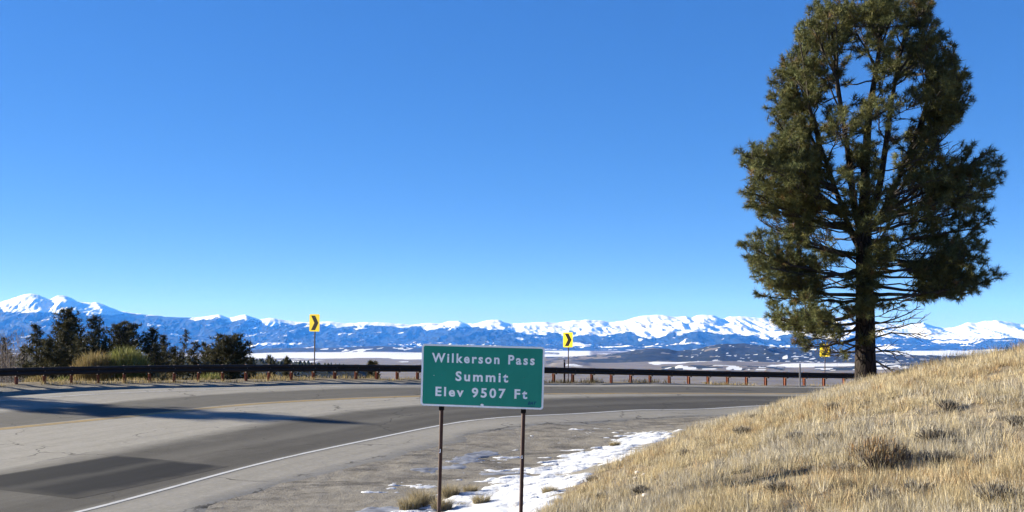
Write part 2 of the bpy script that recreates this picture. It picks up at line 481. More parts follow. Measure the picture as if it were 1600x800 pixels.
# ---- repair patch in the near lane
P1, P2, P3, P4 = [np.array(p) for p in ((-9.55, 23.8), (-6.45, 22.4), (-8.45, 19.1), (-11.7, 20.3))]
u = np.linspace(0, 1, 14); U, V_ = np.meshgrid(u, u, indexing='ij')
PP = ((1 - U) * (1 - V_))[..., None] * P4 + (U * (1 - V_))[..., None] * P1 + (U * V_)[..., None] * P2 + ((1 - U) * V_)[..., None] * P3
t = NT('patch_asphalt')
pu, pv = t.attr('pu'), t.attr('pv')
v = t.coord('Object')
nz = t.noise(v, 1.3, 6, 0.6)
cmb = t.n('CombineXYZ'); t.put(cmb.inputs[0], t.math('MULTIPLY', pu, 0.5)); t.put(cmb.inputs[1], t.math('MULTIPLY', pv, 3.2))
st = t.noise(cmb.outputs[0], 2.2, 5, 0.6)
c = t.mix(t.ramp(st, 0.3, 0.7), (0.0066, 0.0081, 0.0104), (0.0114, 0.0123, 0.0151))
worn = t.ramp(t.math('ABSOLUTE', t.math('SUBTRACT', t.math('ADD', pv, t.math('MULTIPLY', t.math('SUBTRACT', nz, 0.5), 0.15)), 0.47)), 0.13, 0.0)
c = t.mix(t.math('MULTIPLY', worn, 0.75), c, (0.0468, 0.0454, 0.0420))
c = t.mix(t.ramp(t.math('ADD', pv, t.math('MULTIPLY', t.math('SUBTRACT', nz, 0.5), 0.25)), 0.86, 1.0), c, (0.0468, 0.0440, 0.0399))
c = t.mix(t.ramp(t.math('ADD', pu, t.math('MULTIPLY', t.math('SUBTRACT', nz, 0.5), 0.2)), 0.10, 0.0), c, (0.0385, 0.0365, 0.0330))
t.bump(t.noise(v, 45, 4, 0.7), 0.3, 0.006)
c = t.mix(t.ramp(t.math('ADD', pu, t.math('MULTIPLY', t.math('SUBTRACT', nz, 0.5), 0.10)), 0.95, 1.0, 0, 0.8), c, (0.055, 0.052, 0.047))
c = t.mix(t.ramp(t.math('ADD', pv, t.math('MULTIPLY', t.math('SUBTRACT', nz, 0.5), 0.10)), 0.06, 0.0, 0, 0.7), c, (0.055, 0.052, 0.047))
M_patch = t.fin(c, 0.85, 0, 0.08)
PZ = road_z(PP[..., 0], PP[..., 1]) + 0.0032
o = obj('asphalt_patch', make_mesh('asphalt_patch', np.c_[PP.reshape(-1, 2), PZ.ravel()], grid_faces(14, 14), {'pu': U.ravel(), 'pv': V_.ravel()}), M_patch)
tag(o, kind='structure')

# ---- thin snow lying in the ditch, with an icy melt patch
def sheet(name, x0, x1, y0, y1, st, thick, mat, kind):
    xs = np.arange(x0, x1, st); ys = np.arange(y0, y1, st)
    X, Y = np.meshgrid(xs, ys, indexing='ij')
    th = thick(X, Y)
    ground_z = EYE - depth(X, Y) + (fbm(X * 2.0, Y * 2.0, 4, 3) - 0.5) * 0.07
    Z = ground_z + th
    fc = grid_faces(len(xs), len(ys))
    keep = (th.ravel()[fc] > -0.03).any(1)
    fc = fc[keep]
    used = np.unique(fc); remap = np.full(X.size, -1); remap[used] = np.arange(len(used))
    me = make_mesh(name, np.c_[X.ravel(), Y.ravel(), Z.ravel()][used], remap[fc], None, True)
    return tag(obj(name, me, mat), kind=kind)
t = NT('old_snow')
v = t.coord('Object')
n = t.noise(v, 14, 5, 0.65)
dirt = t.ramp(t.noise(t.coord('Object', (1, 0.6, 1)), 4.5, 6, 0.7), 0.52, 0.70, 0, 0.65)
c = t.mix(dirt, t.mix(t.ramp(n, 0.3, 0.7), (0.4948, 0.5153, 0.5487), (0.5753, 0.5822, 0.5882)), (0.2812, 0.2478, 0.2006))
t.bump(n, 0.5, 0.04)
M_snow = t.fin(c, 0.6, 0, 0.3)
def th_snow(X, Y):
    d = np.abs(seg_dist(X, Y, Dl))
    w = np.interp(Y, [8, 13, 17, 19.5, 21, 23, 25, 27, 28.5], [0.9, 1.0, 1.1, 1.1, 0.75, 0.6, 0.42, 0.30, 0.05])
    nz = fbm(X * 0.55, Y * 1.5, 4, 4) - 0.5
    nz2 = fbm(X * 2.4, Y * 7.5, 5, 6) - 0.5
    w = w + np.where(seg_dist(X, Y, Dl) > 0, 0.55 * sstep(20.5, 18.0, Y), 0)
    th = (w - d) * 0.10 + nz * 0.22 + nz2 * 0.24
    hm = hill_mask(X, Y)
    th = np.where(hm > 0, th - hm * 0.35, th)
    # thin scraps out on the gravel
    side = seg_dist(X, Y, Dl)
    scr = np.where((side > 0) & (d < 3.2), (nz2 * 0.42 + nz * 0.30 - 0.10 - 0.012 * d), -1)
    return np.clip(np.maximum(th, scr * 0.5), -0.08, 0.05)
sheet('snow_patch', -5, 6, 9, 30, 0.06, th_snow, M_snow, 'stuff')
t = NT('melt_ice')
v = t.coord('Object')
c = t.mix(t.ramp(t.noise(v, 3, 5), 0.35, 0.65), (0.12, 0.12, 0.125), (0.26, 0.265, 0.28))
M_ice = t.fin(c, 0.5, 0, 0.3)
def th_ice(X, Y):
    e = lambda x, y, a, b: 1 - np.hypot((X - x - 0.5 * (Y - y)) / a, (Y - y) / b)
    m = np.maximum.reduce([e(-0.95, 24.3, 0.55, 1.0), e(-1.6, 22.6, 0.5, 0.6), e(-2.7, 18.4, 0.55, 0.55), e(0.0, 22.0, 0.7, 0.35)])
    return np.clip(m * 0.05 - 0.012 + (fbm(X * 2.2, Y * 2.2, 5, 9) - 0.5) * 0.14, -0.08, 0.008)
sheet('ice_patch', -4.5, 1.5, 16.5, 26.5, 0.06, th_ice, M_ice, 'structure')

# ---- valley floor with hills out to the range
px = np.r_[np.arange(-2200, -300, 25.0), np.arange(-300, 1900, 4.2), np.arange(1900, 3900, 25.0)]
A = (px - 800) / F
Dv = np.r_[np.geomspace(52, 500, 45), np.geomspace(520, 6000, 105)[1:], np.geomspace(6080, 29000, 165)]
AA, DD = np.meshgrid(A, Dv, indexing='ij'); PX = AA * F + 800
VX, VY = AA * DD, DD
vd = far_depth(VX, VY)
vz = -vd
# forested spur on the left, about a kilometre away
ys_ = np.interp(PX, [-400, 300, 400, 450, 500, 550, 600, 700], [549, 561, 563, 566, 570, 576, 584, 600])
sp = -(ys_ - HY) / F * 1100
k = np.exp(-((DD - 1100) / 330.0) ** 2) * sstep(720, 560, PX)
vz = np.maximum(vz, sp * k + vz * (1 - k) + 0 * sp)
rough_hill = ridged(VX / 900, VY / 900, 5, 1) - 0.55
# main hill group in the middle distance
def hill(profile, Dc, wf, wb, amp, seed):
    global vz
    yp = np.interp(PX, *zip(*profile))
    top = -(yp - HY) / F * Dc
    s = np.where(DD < Dc, np.exp(-((DD - Dc) / wf) ** 2), np.exp(-((DD - Dc) / wb) ** 2))
    hgt = np.maximum(top + 140, 0) * s
    hgt = hgt * (1 + amp * (ridged(VX / 800, VY / 1000, 5, seed) - 0.60) * (1 - s * 0.7)) + amp * 30 * (ridged(VX / 260, VY / 420, 4, seed + 3) - 0.7) * s * (hgt > 20)
    vz = np.maximum(vz, -140 + hgt)
    return s * (top > -136)
H1 = hill([(780, 575), (840, 562), (870, 559.5), (900, 557.5), (950, 553), (980, 549), (1010, 543.5), (1035, 545), (1060, 548.5), (1085, 545), (1110, 538.5), (1125, 536.5), (1150, 539), (1200, 541.5), (1250, 545), (1330, 551), (1400, 555), (1480, 557), (1540, 559), (1700, 556), (2000, 550)], 10000, 1750, 1600, 1.3, 2)
H2 = hill([(-400, 543), (300, 548), (390, 546.5), (430, 544), (470, 543), (520, 543.5), (560, 541.5), (600, 541), (640, 542.5), (700, 545), (780, 549), (860, 551), (900, 556), (960, 560)], 16700, 1500, 1900, 0.5, 3)
H3 = hill([(960, 590), (1010, 580), (1060, 571), (1120, 570.5), (1180, 573), (1240, 576), (1300, 575), (1360, 572), (1450, 566), (1520, 563), (1700, 560)], 5900, 480, 560, 0.6, 4)
H4 = hill([(840, 580), (865, 567), (890, 562), (915, 567), (950, 577)], 7200, 450, 560, 0.5, 5)
H3 = H3 * sstep(985, 1060, PX)
vz += (fbm(VX / 300, VY / 300, 4, 7) - 0.5) * np.clip(DD / 400, 0, 10)
# sink the part that lies below the near ground sheet
inside = (VX > -71) & (VX < 56) & (VY < 81)
vz = vz + EYE - np.where(inside, 6.0, 0.0)
PYp = HY + F * (EYE - vz) / DD
Q = 0.63
SX, SY = VX / Q, VY / Q; DS = DD / Q
nA = fbm(SX / 700, SY / 2600, 5, 11); nB = fbm(SX / 260, SY / 500, 5, 12); nC = fbm(SX / 1500, SY / 5200, 4, 13)
snow = np.zeros_like(VX); forest = np.zeros_like(VX)
plain = sstep(15500, 17500, DS + (nC - 0.5) * 5000) * sstep(330, 420, PX) * sstep(760, 690, PX)
plain = np.maximum(plain, sstep(19000, 20000, DS) * sstep(760, 840, PX) * sstep(945, 900, PX))
fieldn = (fbm(SX / 500, SY / 900, 4, 14) - 0.5)
plain = np.maximum(plain, sstep(11200, 11700, DS + fieldn * 2200) * sstep(12700, 12200, DS + fieldn * 2000) * sstep(1010, 1035, PX + fieldn * 60) * sstep(1145, 1105, PX + fieldn * 60))
plain = np.maximum(plain, sstep(9900, 10300, DS + fieldn * 800) * sstep(11600, 11200, DS + fieldn * 900) * sstep(1170, 1230, PX))
plain = np.maximum(plain, sstep(19000, 20000, DS) * sstep(1330, 1390, PX))
plain = plain * sstep(0.20, 0.10, H1)
snow = np.maximum(snow, plain)
snow = np.maximum(snow, sstep(0.68, 0.73, nA) * 0.7 * sstep(9000, 11000, DS))
f1 = sstep(0.08, 0.2, H1) * sstep(0.31, 0.40, nB + 0.25 * (fbm(SX / 2200, SY / 2200, 3, 15) - 0.4) + 0.14 * sstep(970, 1120, PX) - 0.05)
forest = np.maximum(forest, f1)
snow = np.where(H1 > 0.14, np.maximum(snow * 0.1, sstep(0.66, 0.72, fbm(SX / 60, SY / 130, 4, 16)) * sstep(0.46, 0.60, nC + 0.1 * sstep(1000, 1150, PX))), snow)
f2 = sstep(0.25, 0.5, H2)
forest = np.maximum(forest, f2)
snow = np.where(H2 > 0.3, sstep(0.64, 0.70, fbm(SX / 330, SY / 900, 4, 18)) * sstep(0.42, 0.55, nC), snow)
f3 = sstep(0.2, 0.45, H3)
forest = np.maximum(forest, f3 * sstep(0.36, 0.46, nB))
snow = np.where(H3 > 0.3, sstep(0.60, 0.66, fbm(SX / 120, SY / 300, 4, 19)) * 0.9, snow)
forest = np.maximum(forest, k * sstep(700, 600, PX) * 0.95)
snow = np.where(k > 0.4, snow * 0.1, snow)
forest = np.where(DD < 700, np.maximum(forest, 0.25), forest)
t = NT('valley_cover')
v = t.coord('Object')
nn = t.noise(v, 0.006, 8, 0.65)
grassc = t.mix(t.ramp(nn, 0.35, 0.65), (0.185, 0.160, 0.125), (0.125, 0.108, 0.086))
forc = t.mix(t.ramp(t.noise(v, 0.02, 5, 0.6), 0.35, 0.65), (0.0143, 0.0202, 0.0160), (0.0361, 0.0370, 0.0269))
sn = t.math('ADD', t.attr('snow'), t.math('MULTIPLY', t.math('SUBTRACT', t.noise(v, 0.02, 6, 0.7), 0.5), 0.7))
fo = t.math('ADD', t.attr('forest'), t.math('MULTIPLY', t.math('SUBTRACT', t.noise(v, 0.025, 6, 0.7), 0.5), 0.8))
c = t.mix(t.ramp(fo, 0.4, 0.6), grassc, forc)
c = t.mix(t.ramp(sn, 0.42, 0.62), c, (0.5712, 0.5788, 0.5922))
M_valley = t.fin(c, 0.95, 0, 0.05)
val = obj('valley', make_mesh('valley', np.c_[VX.ravel(), VY.ravel(), vz.ravel()], grid_faces(len(A), len(Dv)), {'snow': snow.ravel(), 'forest': forest.ravel()}, True), M_valley)
tag(val, kind='structure')

# ---- snow range on the horizon
RIDGE = [(-400, 480), (-200, 476), (-60, 474), (0, 472.5), (20, 466), (38, 460), (48, 459), (60, 461), (73, 467), (80, 467), (90, 462), (98, 461.5), (112, 466), (122, 472), (142, 472.5), (150, 472), (160, 475), (172, 480), (188, 486.5), (215, 490), (240, 493), (280, 496), (305, 496.5), (325, 494), (341, 491), (352, 495), (360, 496.5), (372, 494), (383, 491), (392, 495), (405, 499), (418, 497), (428, 496.5), (445, 500), (470, 503), (500, 503), (520, 502.5), (540, 505), (560, 504), (590, 503.5), (610, 504.5), (640, 507), (665, 505), (690, 505), (703, 502), (716, 501.5), (727, 505), (740, 506), (755, 502), (765, 500.5), (778, 500), (790, 504), (800, 505.5), (820, 504.5), (850, 503), (875, 504), (900, 500.5), (920, 499.5), (940, 501), (955, 503.5), (975, 501), (1000, 494), (1010, 492.5), (1035, 491.5), (1050, 494.5), (1062, 495), (1072, 493.5), (1080, 497), (1090, 493), (1105, 491.5), (1118, 493.5), (1128, 498), (1140, 495), (1165, 494.5), (1180, 496), (1200, 498), (1250, 496), (1300, 494), (1340, 499), (1380, 505), (1420, 508), (1443, 504.5), (1460, 510), (1480, 513), (1497, 510), (1512, 504), (1527, 505), (1540, 501.5), (1558, 500.5), (1575, 503), (1600, 507), (1650, 504), (1720, 498), (1900, 505), (2100, 500)]
TREEL = [(-400, 486), (0, 484), (30, 487), (70, 487), (110, 487), (140, 492), (180, 491), (195, 488), (230, 492), (330, 499), (400, 501), (430, 507), (500, 508), (560, 511), (640, 510), (700, 512), (800, 513), (840, 521), (870, 516), (900, 519), (950, 524), (985, 517), (1000, 526), (1050, 521), (1100, 524), (1150, 522), (1200, 527), (1300, 530), (1400, 528), (1470, 533), (1540, 533), (1600, 529), (2100, 528)]
px = np.arange(-260, 1880, 1.5)
A = (px - 800) / F
DR = 38000.0
tt = np.r_[np.linspace(0, 1, 84), [1.04, 1.1, 1.25]]
AA, TT = np.meshgrid(A, tt, indexing='ij'); PX = AA * F + 800
DD = 25000 + (DR - 25000) * TT
MX, MY = AA * DD, DD
ridge_y = np.interp(px, *zip(*RIDGE)) + (fbm(px / 9.0, px * 0, 4, 31) - 0.5) * 2.0
zr = (HY - ridge_y) / F * DR
zr0 = np.repeat(zr[:, None], len(tt), 1)
warp = (fbm(MX / 2300, MY / 2300, 4, 33) - 0.5) * 150 * np.clip(1 - TT, 0, 1) ** 0.7 + (fbm(MX / 700, MY / 700, 3, 34) - 0.5) * 50 * np.clip(1 - TT, 0, 1) ** 0.5
sm = np.convolve(np.pad(zr, 40, mode='edge'), np.ones(81) / 81, 'valid')
zw = np.interp((PX + warp).ravel(), px, zr).reshape(PX.shape)
zs = np.interp((PX + warp).ravel(), px, sm).reshape(PX.shape)
kb = np.clip((1 - TT) * 1.3, 0, 1)
zr = np.where(TT >= 0.995, zr0, np.minimum(zw * (1 - kb) + zs * kb, zr0 * 1.05 + 30))
b0 = -150.0
T1 = np.clip(TT, 0, 1)
spur = ridged(MX / 2600 + 0.25 * fbm(MX / 4000, MY / 4000, 3, 40), MY / 9000, 5, 21)
spur2 = ridged(MX / 900 + MY / 5200, MY / 2600, 4, 22)
mz = b0 + (zr - b0) * (0.22 * T1 + 0.78 * T1 ** 1.5)
amp = (zr - b0) * np.clip(T1 * (1 - T1) * 4, 0, 1) ** 0.8
wv = fbm(MX / 3500, MY / 3500, 3, 41) * 1.2
spur3 = ridged(MX / 480 + wv, MY / 1500, 4, 25)
gully = ridged(MX / 210 + MY / 900, MY / 800, 3, 23)
env = np.clip(T1 * 3, 0, 1) * np.clip((1 - T1) * 9, 0, 1)
mz = mz + amp * ((0.40 - 0.20 * sstep(420, 160, PX)) * (spur - 0.78) + (0.12 - 0.05 * sstep(420, 160, PX)) * (spur2 - 0.7))
mz = mz + env * ((90 + 30 * sstep(500, 100, PX)) * (spur3 - 0.72) + (45 + 35 * sstep(400, 100, PX)) * (gully - 0.7)) * np.clip((zr - b0) / 900, 0.4, 1.4)
mz = np.where(TT > 1, zr0 - (TT - 1) * 6000, mz)
lim = (zr0 / DR) * DD - 25
lim = np.where(TT < 0.995, lim, 1e9)
mz = np.minimum(mz, lim)
ty = np.interp(PX, *zip(*TREEL))
zt = (HY - ty) / F * DD
sc = 70.0
nz = (fbm(MX / 500, MY / 1300, 5, 24) - 0.5) * 330 + (spur - 0.62) * -260
msn = sstep(-sc, sc, mz - zt + nz)
st_ = fbm(MX / 900, MY / 1500 + mz / 130.0, 5, 26)
low = sstep(0.60, 0.68, st_) * sstep(200, -60, mz - (-60) - 260 * fbm(MX / 5000, MY / 6000, 3, 27))
spots = sstep(0.70, 0.75, fbm(MX / 420, MY / 700, 4, 28)) * 0.8
msnow = np.maximum.reduce([msn, low * 0.95, spots * 0.7])
rock = sstep(0.60, 0.74, fbm(MX / 650, mz / 60.0 + MY / 3000, 5, 29)) * msn
t = NT('mountain_cover')
v = t.coord('Object')
forc = t.mix(t.ramp(t.noise(v, 0.004, 6, 0.6), 0.35, 0.65), (0.0088, 0.0141, 0.0132), (0.0176, 0.0238, 0.0194))
sn = t.math('ADD', t.attr('snow'), t.math('MULTIPLY', t.math('SUBTRACT', t.noise(v, 0.011, 7, 0.75), 0.5), 1.0))
snc = t.mix(t.ramp(t.math('ADD', t.attr('rock'), t.math('MULTIPLY', t.math('SUBTRACT', t.noise(v, 0.009, 6, 0.7), 0.5), 0.5)), 0.25, 0.9, 0, 0.55), (0.6970, 0.6970, 0.6970), (0.2693, 0.2297, 0.1980))
c = t.mix(t.ramp(sn, 0.34, 0.66), forc, snc)
M_mtn = t.fin(c, 0.95, 0, 0.05)
mt = obj('mountains', make_mesh('mountains', np.c_[MX.ravel(), MY.ravel(), (mz + EYE).ravel()], grid_faces(len(A), len(tt)), {'snow': msnow.ravel(), 'rock': rock.ravel()}, True), M_mtn)
tag(mt, kind='structure')

# ---- the air
bm = bmesh.new()
bmesh.ops.create_cube(bm, size=1.0)
for vtx in bm.verts:
    vtx.co = Vector((vtx.co.x * 130000, vtx.co.y * 62000 + 22000, 2300 if vtx.co.z > 0 else -330))
hz = obj('haze', bm_mesh('haze', bm))
mh = bpy.data.materials.new('air')
mh.use_nodes = True
mh.node_tree.nodes.clear()
pv_ = mh.node_tree.nodes.new('ShaderNodeVolumePrincipled')
pv_.inputs['Color'].default_value = (0.05, 0.27, 1.0, 1)
pv_.inputs['Absorption Color'].default_value = (1, 1, 1, 1)
pv_.inputs['Density'].default_value = 1.65e-5
mo_ = mh.node_tree.nodes.new('ShaderNodeOutputMaterial')
mh.node_tree.links.new(pv_.outputs[0], mo_.inputs['Volume'])
hz.data.materials.append(mh)
tag(hz, kind='stuff')
#@@OBJECTS
# ================================================================== OBJECTS
def I_noise_mat_attr(name, rough=0.8, spec=0.2, trans=0.0):
    """colour read from the point attribute 'col', a little grain on top"""
    t = NT(name)
    c = t.attr('col', True)
    t.fin(c, rough, 0, spec)
    if trans:
        tr = t.n('BsdfTranslucent'); t.put(tr.inputs[0], c)
        ms = t.n('MixShader'); ms.inputs[0].default_value = trans
        t.t.links.new(t.b.outputs[0], ms.inputs[1]); t.t.links.new(tr.outputs[0], ms.inputs[2])
        t.t.links.new(ms.outputs[0], t.out.inputs['Surface'])
    return t.m
M_needle = I_noise_mat_attr('pine_needles', 0.7, 0.08, 0.15)
M_blade = I_noise_mat_attr('dry_grass', 0.75, 0.15, 0.25)
M_twig = I_noise_mat_attr('shrub_stems', 0.85, 0.1, 0.1)
t = NT('pine_bark')
v = t.coord('Object', (1, 1, 0.3))
vo = t.n('TexVoronoi', feature='DISTANCE_TO_EDGE'); t.put(vo.inputs['Vector'], v); vo.inputs['Scale'].default_value = 9
fis = t.ramp(vo.outputs['Distance'], 0.0, 0.12)
c = t.mix(fis, (0.008, 0.007, 0.006), t.mix(t.ramp(t.noise(v, 6, 5), 0.35, 0.65), (0.038, 0.028, 0.024), (0.025, 0.021, 0.019)))
t.bump(t.math('ADD', fis, t.noise(v, 20, 4)), 0.9, 0.03)
M_bark = t.fin(c, 0.92, 0, 0.1)
M_bark2 = noisy_mat('aspen_bark', (0.30, 0.275, 0.24), (0.15, 0.125, 0.11), 3.0, 0.85)

# ------------------------------------------------------------------ tubes and needle tufts
class Tubes:
    def __init__(self): self.v = []; self.f = []; self.n = 0
    def add(self, pts, rad, sides=6):
        pts = np.asarray(pts, float); rad = np.asarray(rad, float)
        tn = np.gradient(pts, axis=0); tn /= np.maximum(np.linalg.norm(tn, axis=1, keepdims=True), 1e-9)
        ref = np.where(np.abs(tn[:, 2:3]) > 0.9, [[1.0, 0, 0]], [[0, 0, 1.0]])
        a = np.cross(tn, ref); a /= np.maximum(np.linalg.norm(a, axis=1, keepdims=True), 1e-9)
        b = np.cross(tn, a)
        th = np.arange(sides) / sides * 2 * np.pi
        ring = pts[:, None] + rad[:, None, None] * (a[:, None] * np.cos(th)[None, :, None] + b[:, None] * np.sin(th)[None, :, None])
        m = len(pts)
        i = np.arange(m * sides).reshape(m, sides) + self.n
        j = np.roll(i, -1, 1)
        self.v.append(ring.reshape(-1, 3))
        self.f.append(np.stack([i[:-1].ravel(), j[:-1].ravel(), j[1:].ravel(), i[1:].ravel()], 1))
        self.n += m * sides
    def mesh(self, name, col=None):
        V = np.vstack(self.v)
        return make_mesh(name, V, np.vstack(self.f), {'col': np.repeat([col], len(V), 0)} if col is not None else None, True)

def unit(a):
    return a / np.maximum(np.linalg.norm(a, axis=-1, keepdims=True), 1e-9)
def needle_mesh(name, P, Dr, length, n, width, spread, cols, tuft_len=0.16, r=rng):
    """bottle-brush tufts: P (m,3) tuft tips, Dr (m,3) twig directions, cols (m,3)"""
    m = len(P)
    u = r.random((m, n))
    base = P[:, None] - Dr[:, None] * (u * tuft_len)[..., None]
    rnd = unit(r.normal(size=(m, n, 3)))
    d = unit(Dr[:, None] * (1.0 - spread * 0.6) + rnd * spread)
    L = length * (0.7 + 0.5 * r.random((m, n)))[..., None]
    side = unit(np.cross(d, unit(r.normal(size=(m, n, 3)))))
    w = width * (0.7 + 0.6 * r.random((m, n)))[..., None]
    tip = base + d * L
    V = np.stack([base - side * w / 2, base + side * w / 2, tip], 2).reshape(-1, 3)
    Fc = np.arange(m * n * 3).reshape(-1, 3)
    C = np.repeat((cols[:, None] * (0.75 + 0.5 * r.random((m, n, 1)))).reshape(-1, 3), 3, 0)
    return make_mesh(name, V, Fc, {'col': C})

def bez(a, m, b, n):
    t_ = np.linspace(0, 1, n)[:, None]
    return (1 - t_) ** 2 * a + 2 * t_ * (1 - t_) * m + t_ ** 2 * b

# ------------------------------------------------------------------ the big pine
def big_pine():
    D0 = 31.0
    bx, by = (1353 - 800) / F * D0, D0
    bz = zat(bx, by)
    k = D0 / F
    y0 = HY + (EYE - bz) / k           # photo row of the trunk base
    def P(px_, py_, dy=0.0):
        dd = (D0 + dy) / F
        return np.array([(px_ - 800) * dd - bx, dy, EYE - (py_ - HY) * dd - bz])
    root = empty('pine_tree', (bx, by, bz))
    tag(root, 'tall bushy green pine with a thick dark trunk standing on the grassy hill', 'tree')
    r = np.random.default_rng(21)
    tubes = Tubes(); stem = Tubes()
    # trunk and leaders
    TR = [P(1353, y0 + 14), P(1353, y0 - 2), P(1352, 560), P(1352, 500), P(1351, 440), P(1350, 380), P(1350, 330)]
    rr = [0.46, 0.36, 0.315, 0.29, 0.27, 0.24, 0.20]
    c = catmull(np.array(TR), 4)
    stem.add(c, np.interp(np.linspace(0, 1, len(c)), np.linspace(0, 1, len(rr)), rr), 14)
    leaders = []
    for pts, r0 in (([P(1350, 345), P(1352, 270, .1), P(1358, 180, .2), P(1372, 90, .1), P(1382, 2, 0)], 0.19),
                    ([P(1350, 375), P(1335, 320, -.3), P(1325, 240, -.5), P(1312, 150, -.5), P(1300, 50, -.4)], 0.14),
                    ([P(1350, 360), P(1372, 300, -.4), P(1385, 220, -.6), P(1398, 130, -.6), P(1418, 40, -.5)], 0.14),
                    ([P(1350, 400), P(1325, 350, .5), P(1300, 280, .9), P(1270, 190, 1.1), P(1252, 110, 1.0)], 0.12),
                    ([P(1350, 370), P(1385, 320, .7), P(1420, 240, 1.0), P(1448, 160, 1.1), P(1465, 80, 1.0)], 0.11)):
        c = catmull(np.array(pts), 5)
        stem.add(c, np.linspace(r0, 0.03, len(c)), 8)
        leaders.append(c)
    trunkline = catmull(np.array(TR), 6)
    tufts_p, tufts_d, tufts_l = [], [], []
    limb_no = [0]
    oy_ = [-30, 0, 20, 40, 60, 80, 100, 130, 150, 180, 200, 215, 226, 235, 260, 290, 306, 318, 330, 342, 352, 362, 372, 385, 400, 420, 440, 460, 480, 500, 520, 545, 560]
    ol_ = [1300, 1272, 1258, 1243, 1230, 1217, 1208, 1203, 1195, 1196, 1200, 1205, 1165, 1146, 1144, 1146, 1158, 1160, 1168, 1176, 1172, 1156, 1148, 1152, 1160, 1160, 1174, 1180, 1188, 1202, 1212, 1244, 1300]
    or_ = [1420, 1458, 1462, 1472, 1500, 1506, 1510, 1527, 1526, 1506, 1500, 1470, 1556, 1562, 1574, 1572, 1556, 1548, 1556, 1562, 1556, 1550, 1548, 1542, 1542, 1574, 1574, 1530, 1480, 1400, 1370, 1365, 1360]
    def inside(p, m=0.0):
        dq_ = D0 + p[1]
        x_ = 800 + (p[0] + bx) / dq_ * F; y_ = HY + (EYE - bz - p[2]) / dq_ * F
        return np.interp(y_, oy_, ol_) + m < x_ < np.interp(y_, oy_, or_) - m
    def grow(start, tip, leaf0=0.3, dens=1.0, sag=0.08, r0=None, bare=False):
        limb_no[0] += 1
        if not bare:
            for _ in range(12):
                if inside(tip, 6): break
                tip = start + (tip - start) * 0.93
        ln = np.linalg.norm(tip - start)
        mid = start * 0.5 + tip * 0.5 + np.array([0, 0, -sag * ln]) + r.normal(size=3) * 0.05 * ln
        n = max(5, int(ln / 0.3))
        c = bez(start, mid, tip, n)
        c[1:-1] += r.normal(size=(n - 2, 3)) * 0.025
        r0 = r0 or (0.014 + 0.016 * ln)
        tubes.add(c, np.linspace(r0, 0.012, n), 6)
        ax = unit(tip - start)
        ns = int(ln * (3.0 if bare else 4.2) * dens) + 3
        for q in range(ns):
            s = leaf0 + (1 - leaf0) * (q + r.random()) / ns
            s = min(s, 0.99)
            i = s * (n - 1); i0 = min(int(i), n - 2)
            p = c[i0] + (c[i0 + 1] - c[i0]) * (i - i0)
            tan = unit(c[i0 + 1] - c[i0])
            sd = unit(np.cross(tan, r.normal(size=3)))
            sd[2] *= 0.6
            d = unit(tan * 0.75 + sd * 0.9 + np.array([0, 0, 0.18]))
            l2 = (0.30 + 0.22 * ln * (1 - 0.65 * s)) * (0.6 + 0.7 * r.random())
            l2 = min(l2, 1.15)
            e = p + d * l2 + np.array([0, 0, (0.10 if not bare else -0.06) * l2])
            if not bare and not inside(e, 0): continue
            m2 = (p + e) / 2 + r.normal(size=3) * 0.07 * l2
            c2 = bez(p, m2, e, 4)
            tubes.add(c2, np.linspace(0.013, 0.005, 4), 4)
            if bare:
                if r.random() < 0.5:
                    tubes.add(np.array([c2[2], c2[2] + unit(r.normal(size=3)) * 0.3]), [0.006, 0.003], 3)
                continue
            nt = max(2, int(l2 / 0.115))
            for j in range(nt):
                f = 0.28 + 0.72 * (j + 1) / nt
                pp = bez(p, m2, e, 21)[int(f * 20)]
                if j == nt - 1:
                    tufts_p.append(e); tufts_d.append(unit(e - m2)); continue
                sd2 = unit(r.normal(size=3))
                dd = unit(unit(e - p) * 0.7 + sd2 * 0.8 + np.array([0, 0, 0.15]))
                l3 = 0.10 + 0.16 * r.random()
                tubes.add(np.array([pp, pp + dd * l3]), [0.006, 0.004], 3)
                tufts_p.append(pp + dd * l3); tufts_d.append(dd)
        tufts_p.append(tip); tufts_d.append(ax)
        tufts_l.extend([limb_no[0]] * (len(tufts_p) - len(tufts_l)))
    # limbs read from the photograph: row where they leave the trunk, tip column and row
    L = [(500, 1188, 488), (510, 1212, 508), (520, 1240, 540), (470, 1178, 455), (455, 1160, 415), (430, 1148, 372), (420, 1160, 395), (395, 1200, 345), (400, 1172, 335),
         (375, 1162, 312), (360, 1150, 285), (350, 1143, 250), (345, 1145, 236), (340, 1178, 238), (330, 1205, 262), (300, 1200, 205), (280, 1196, 170), (290, 1222, 215),
         (260, 1198, 140), (240, 1206, 108), (215, 1222, 75), (190, 1240, 52), (160, 1258, 25), (130, 1280, 2), (110, 1300, 12), (440, 1230, 440), (480, 1250, 480),
         (535, 1268, 548),
         (465, 1520, 440), (455, 1572, 428), (440, 1545, 452), (425, 1540, 398), (415, 1500, 410), (395, 1545, 375), (385, 1560, 342), (370, 1540, 315), (360, 1570, 288),
         (350, 1572, 262), (345, 1552, 232), (340, 1520, 226), (350, 1515, 270), (310, 1490, 250), (300, 1462, 214), (270, 1498, 196), (250, 1504, 172), (235, 1524, 146), (225, 1526, 128),
         (200, 1508, 98), (175, 1504, 68), (150, 1476, 46), (125, 1462, 22), (100, 1445, 4), (80, 1410, -2), (60, 1385, -8), (60, 1350, 0), (90, 1325, 8)]
    allL = np.vstack(leaders)
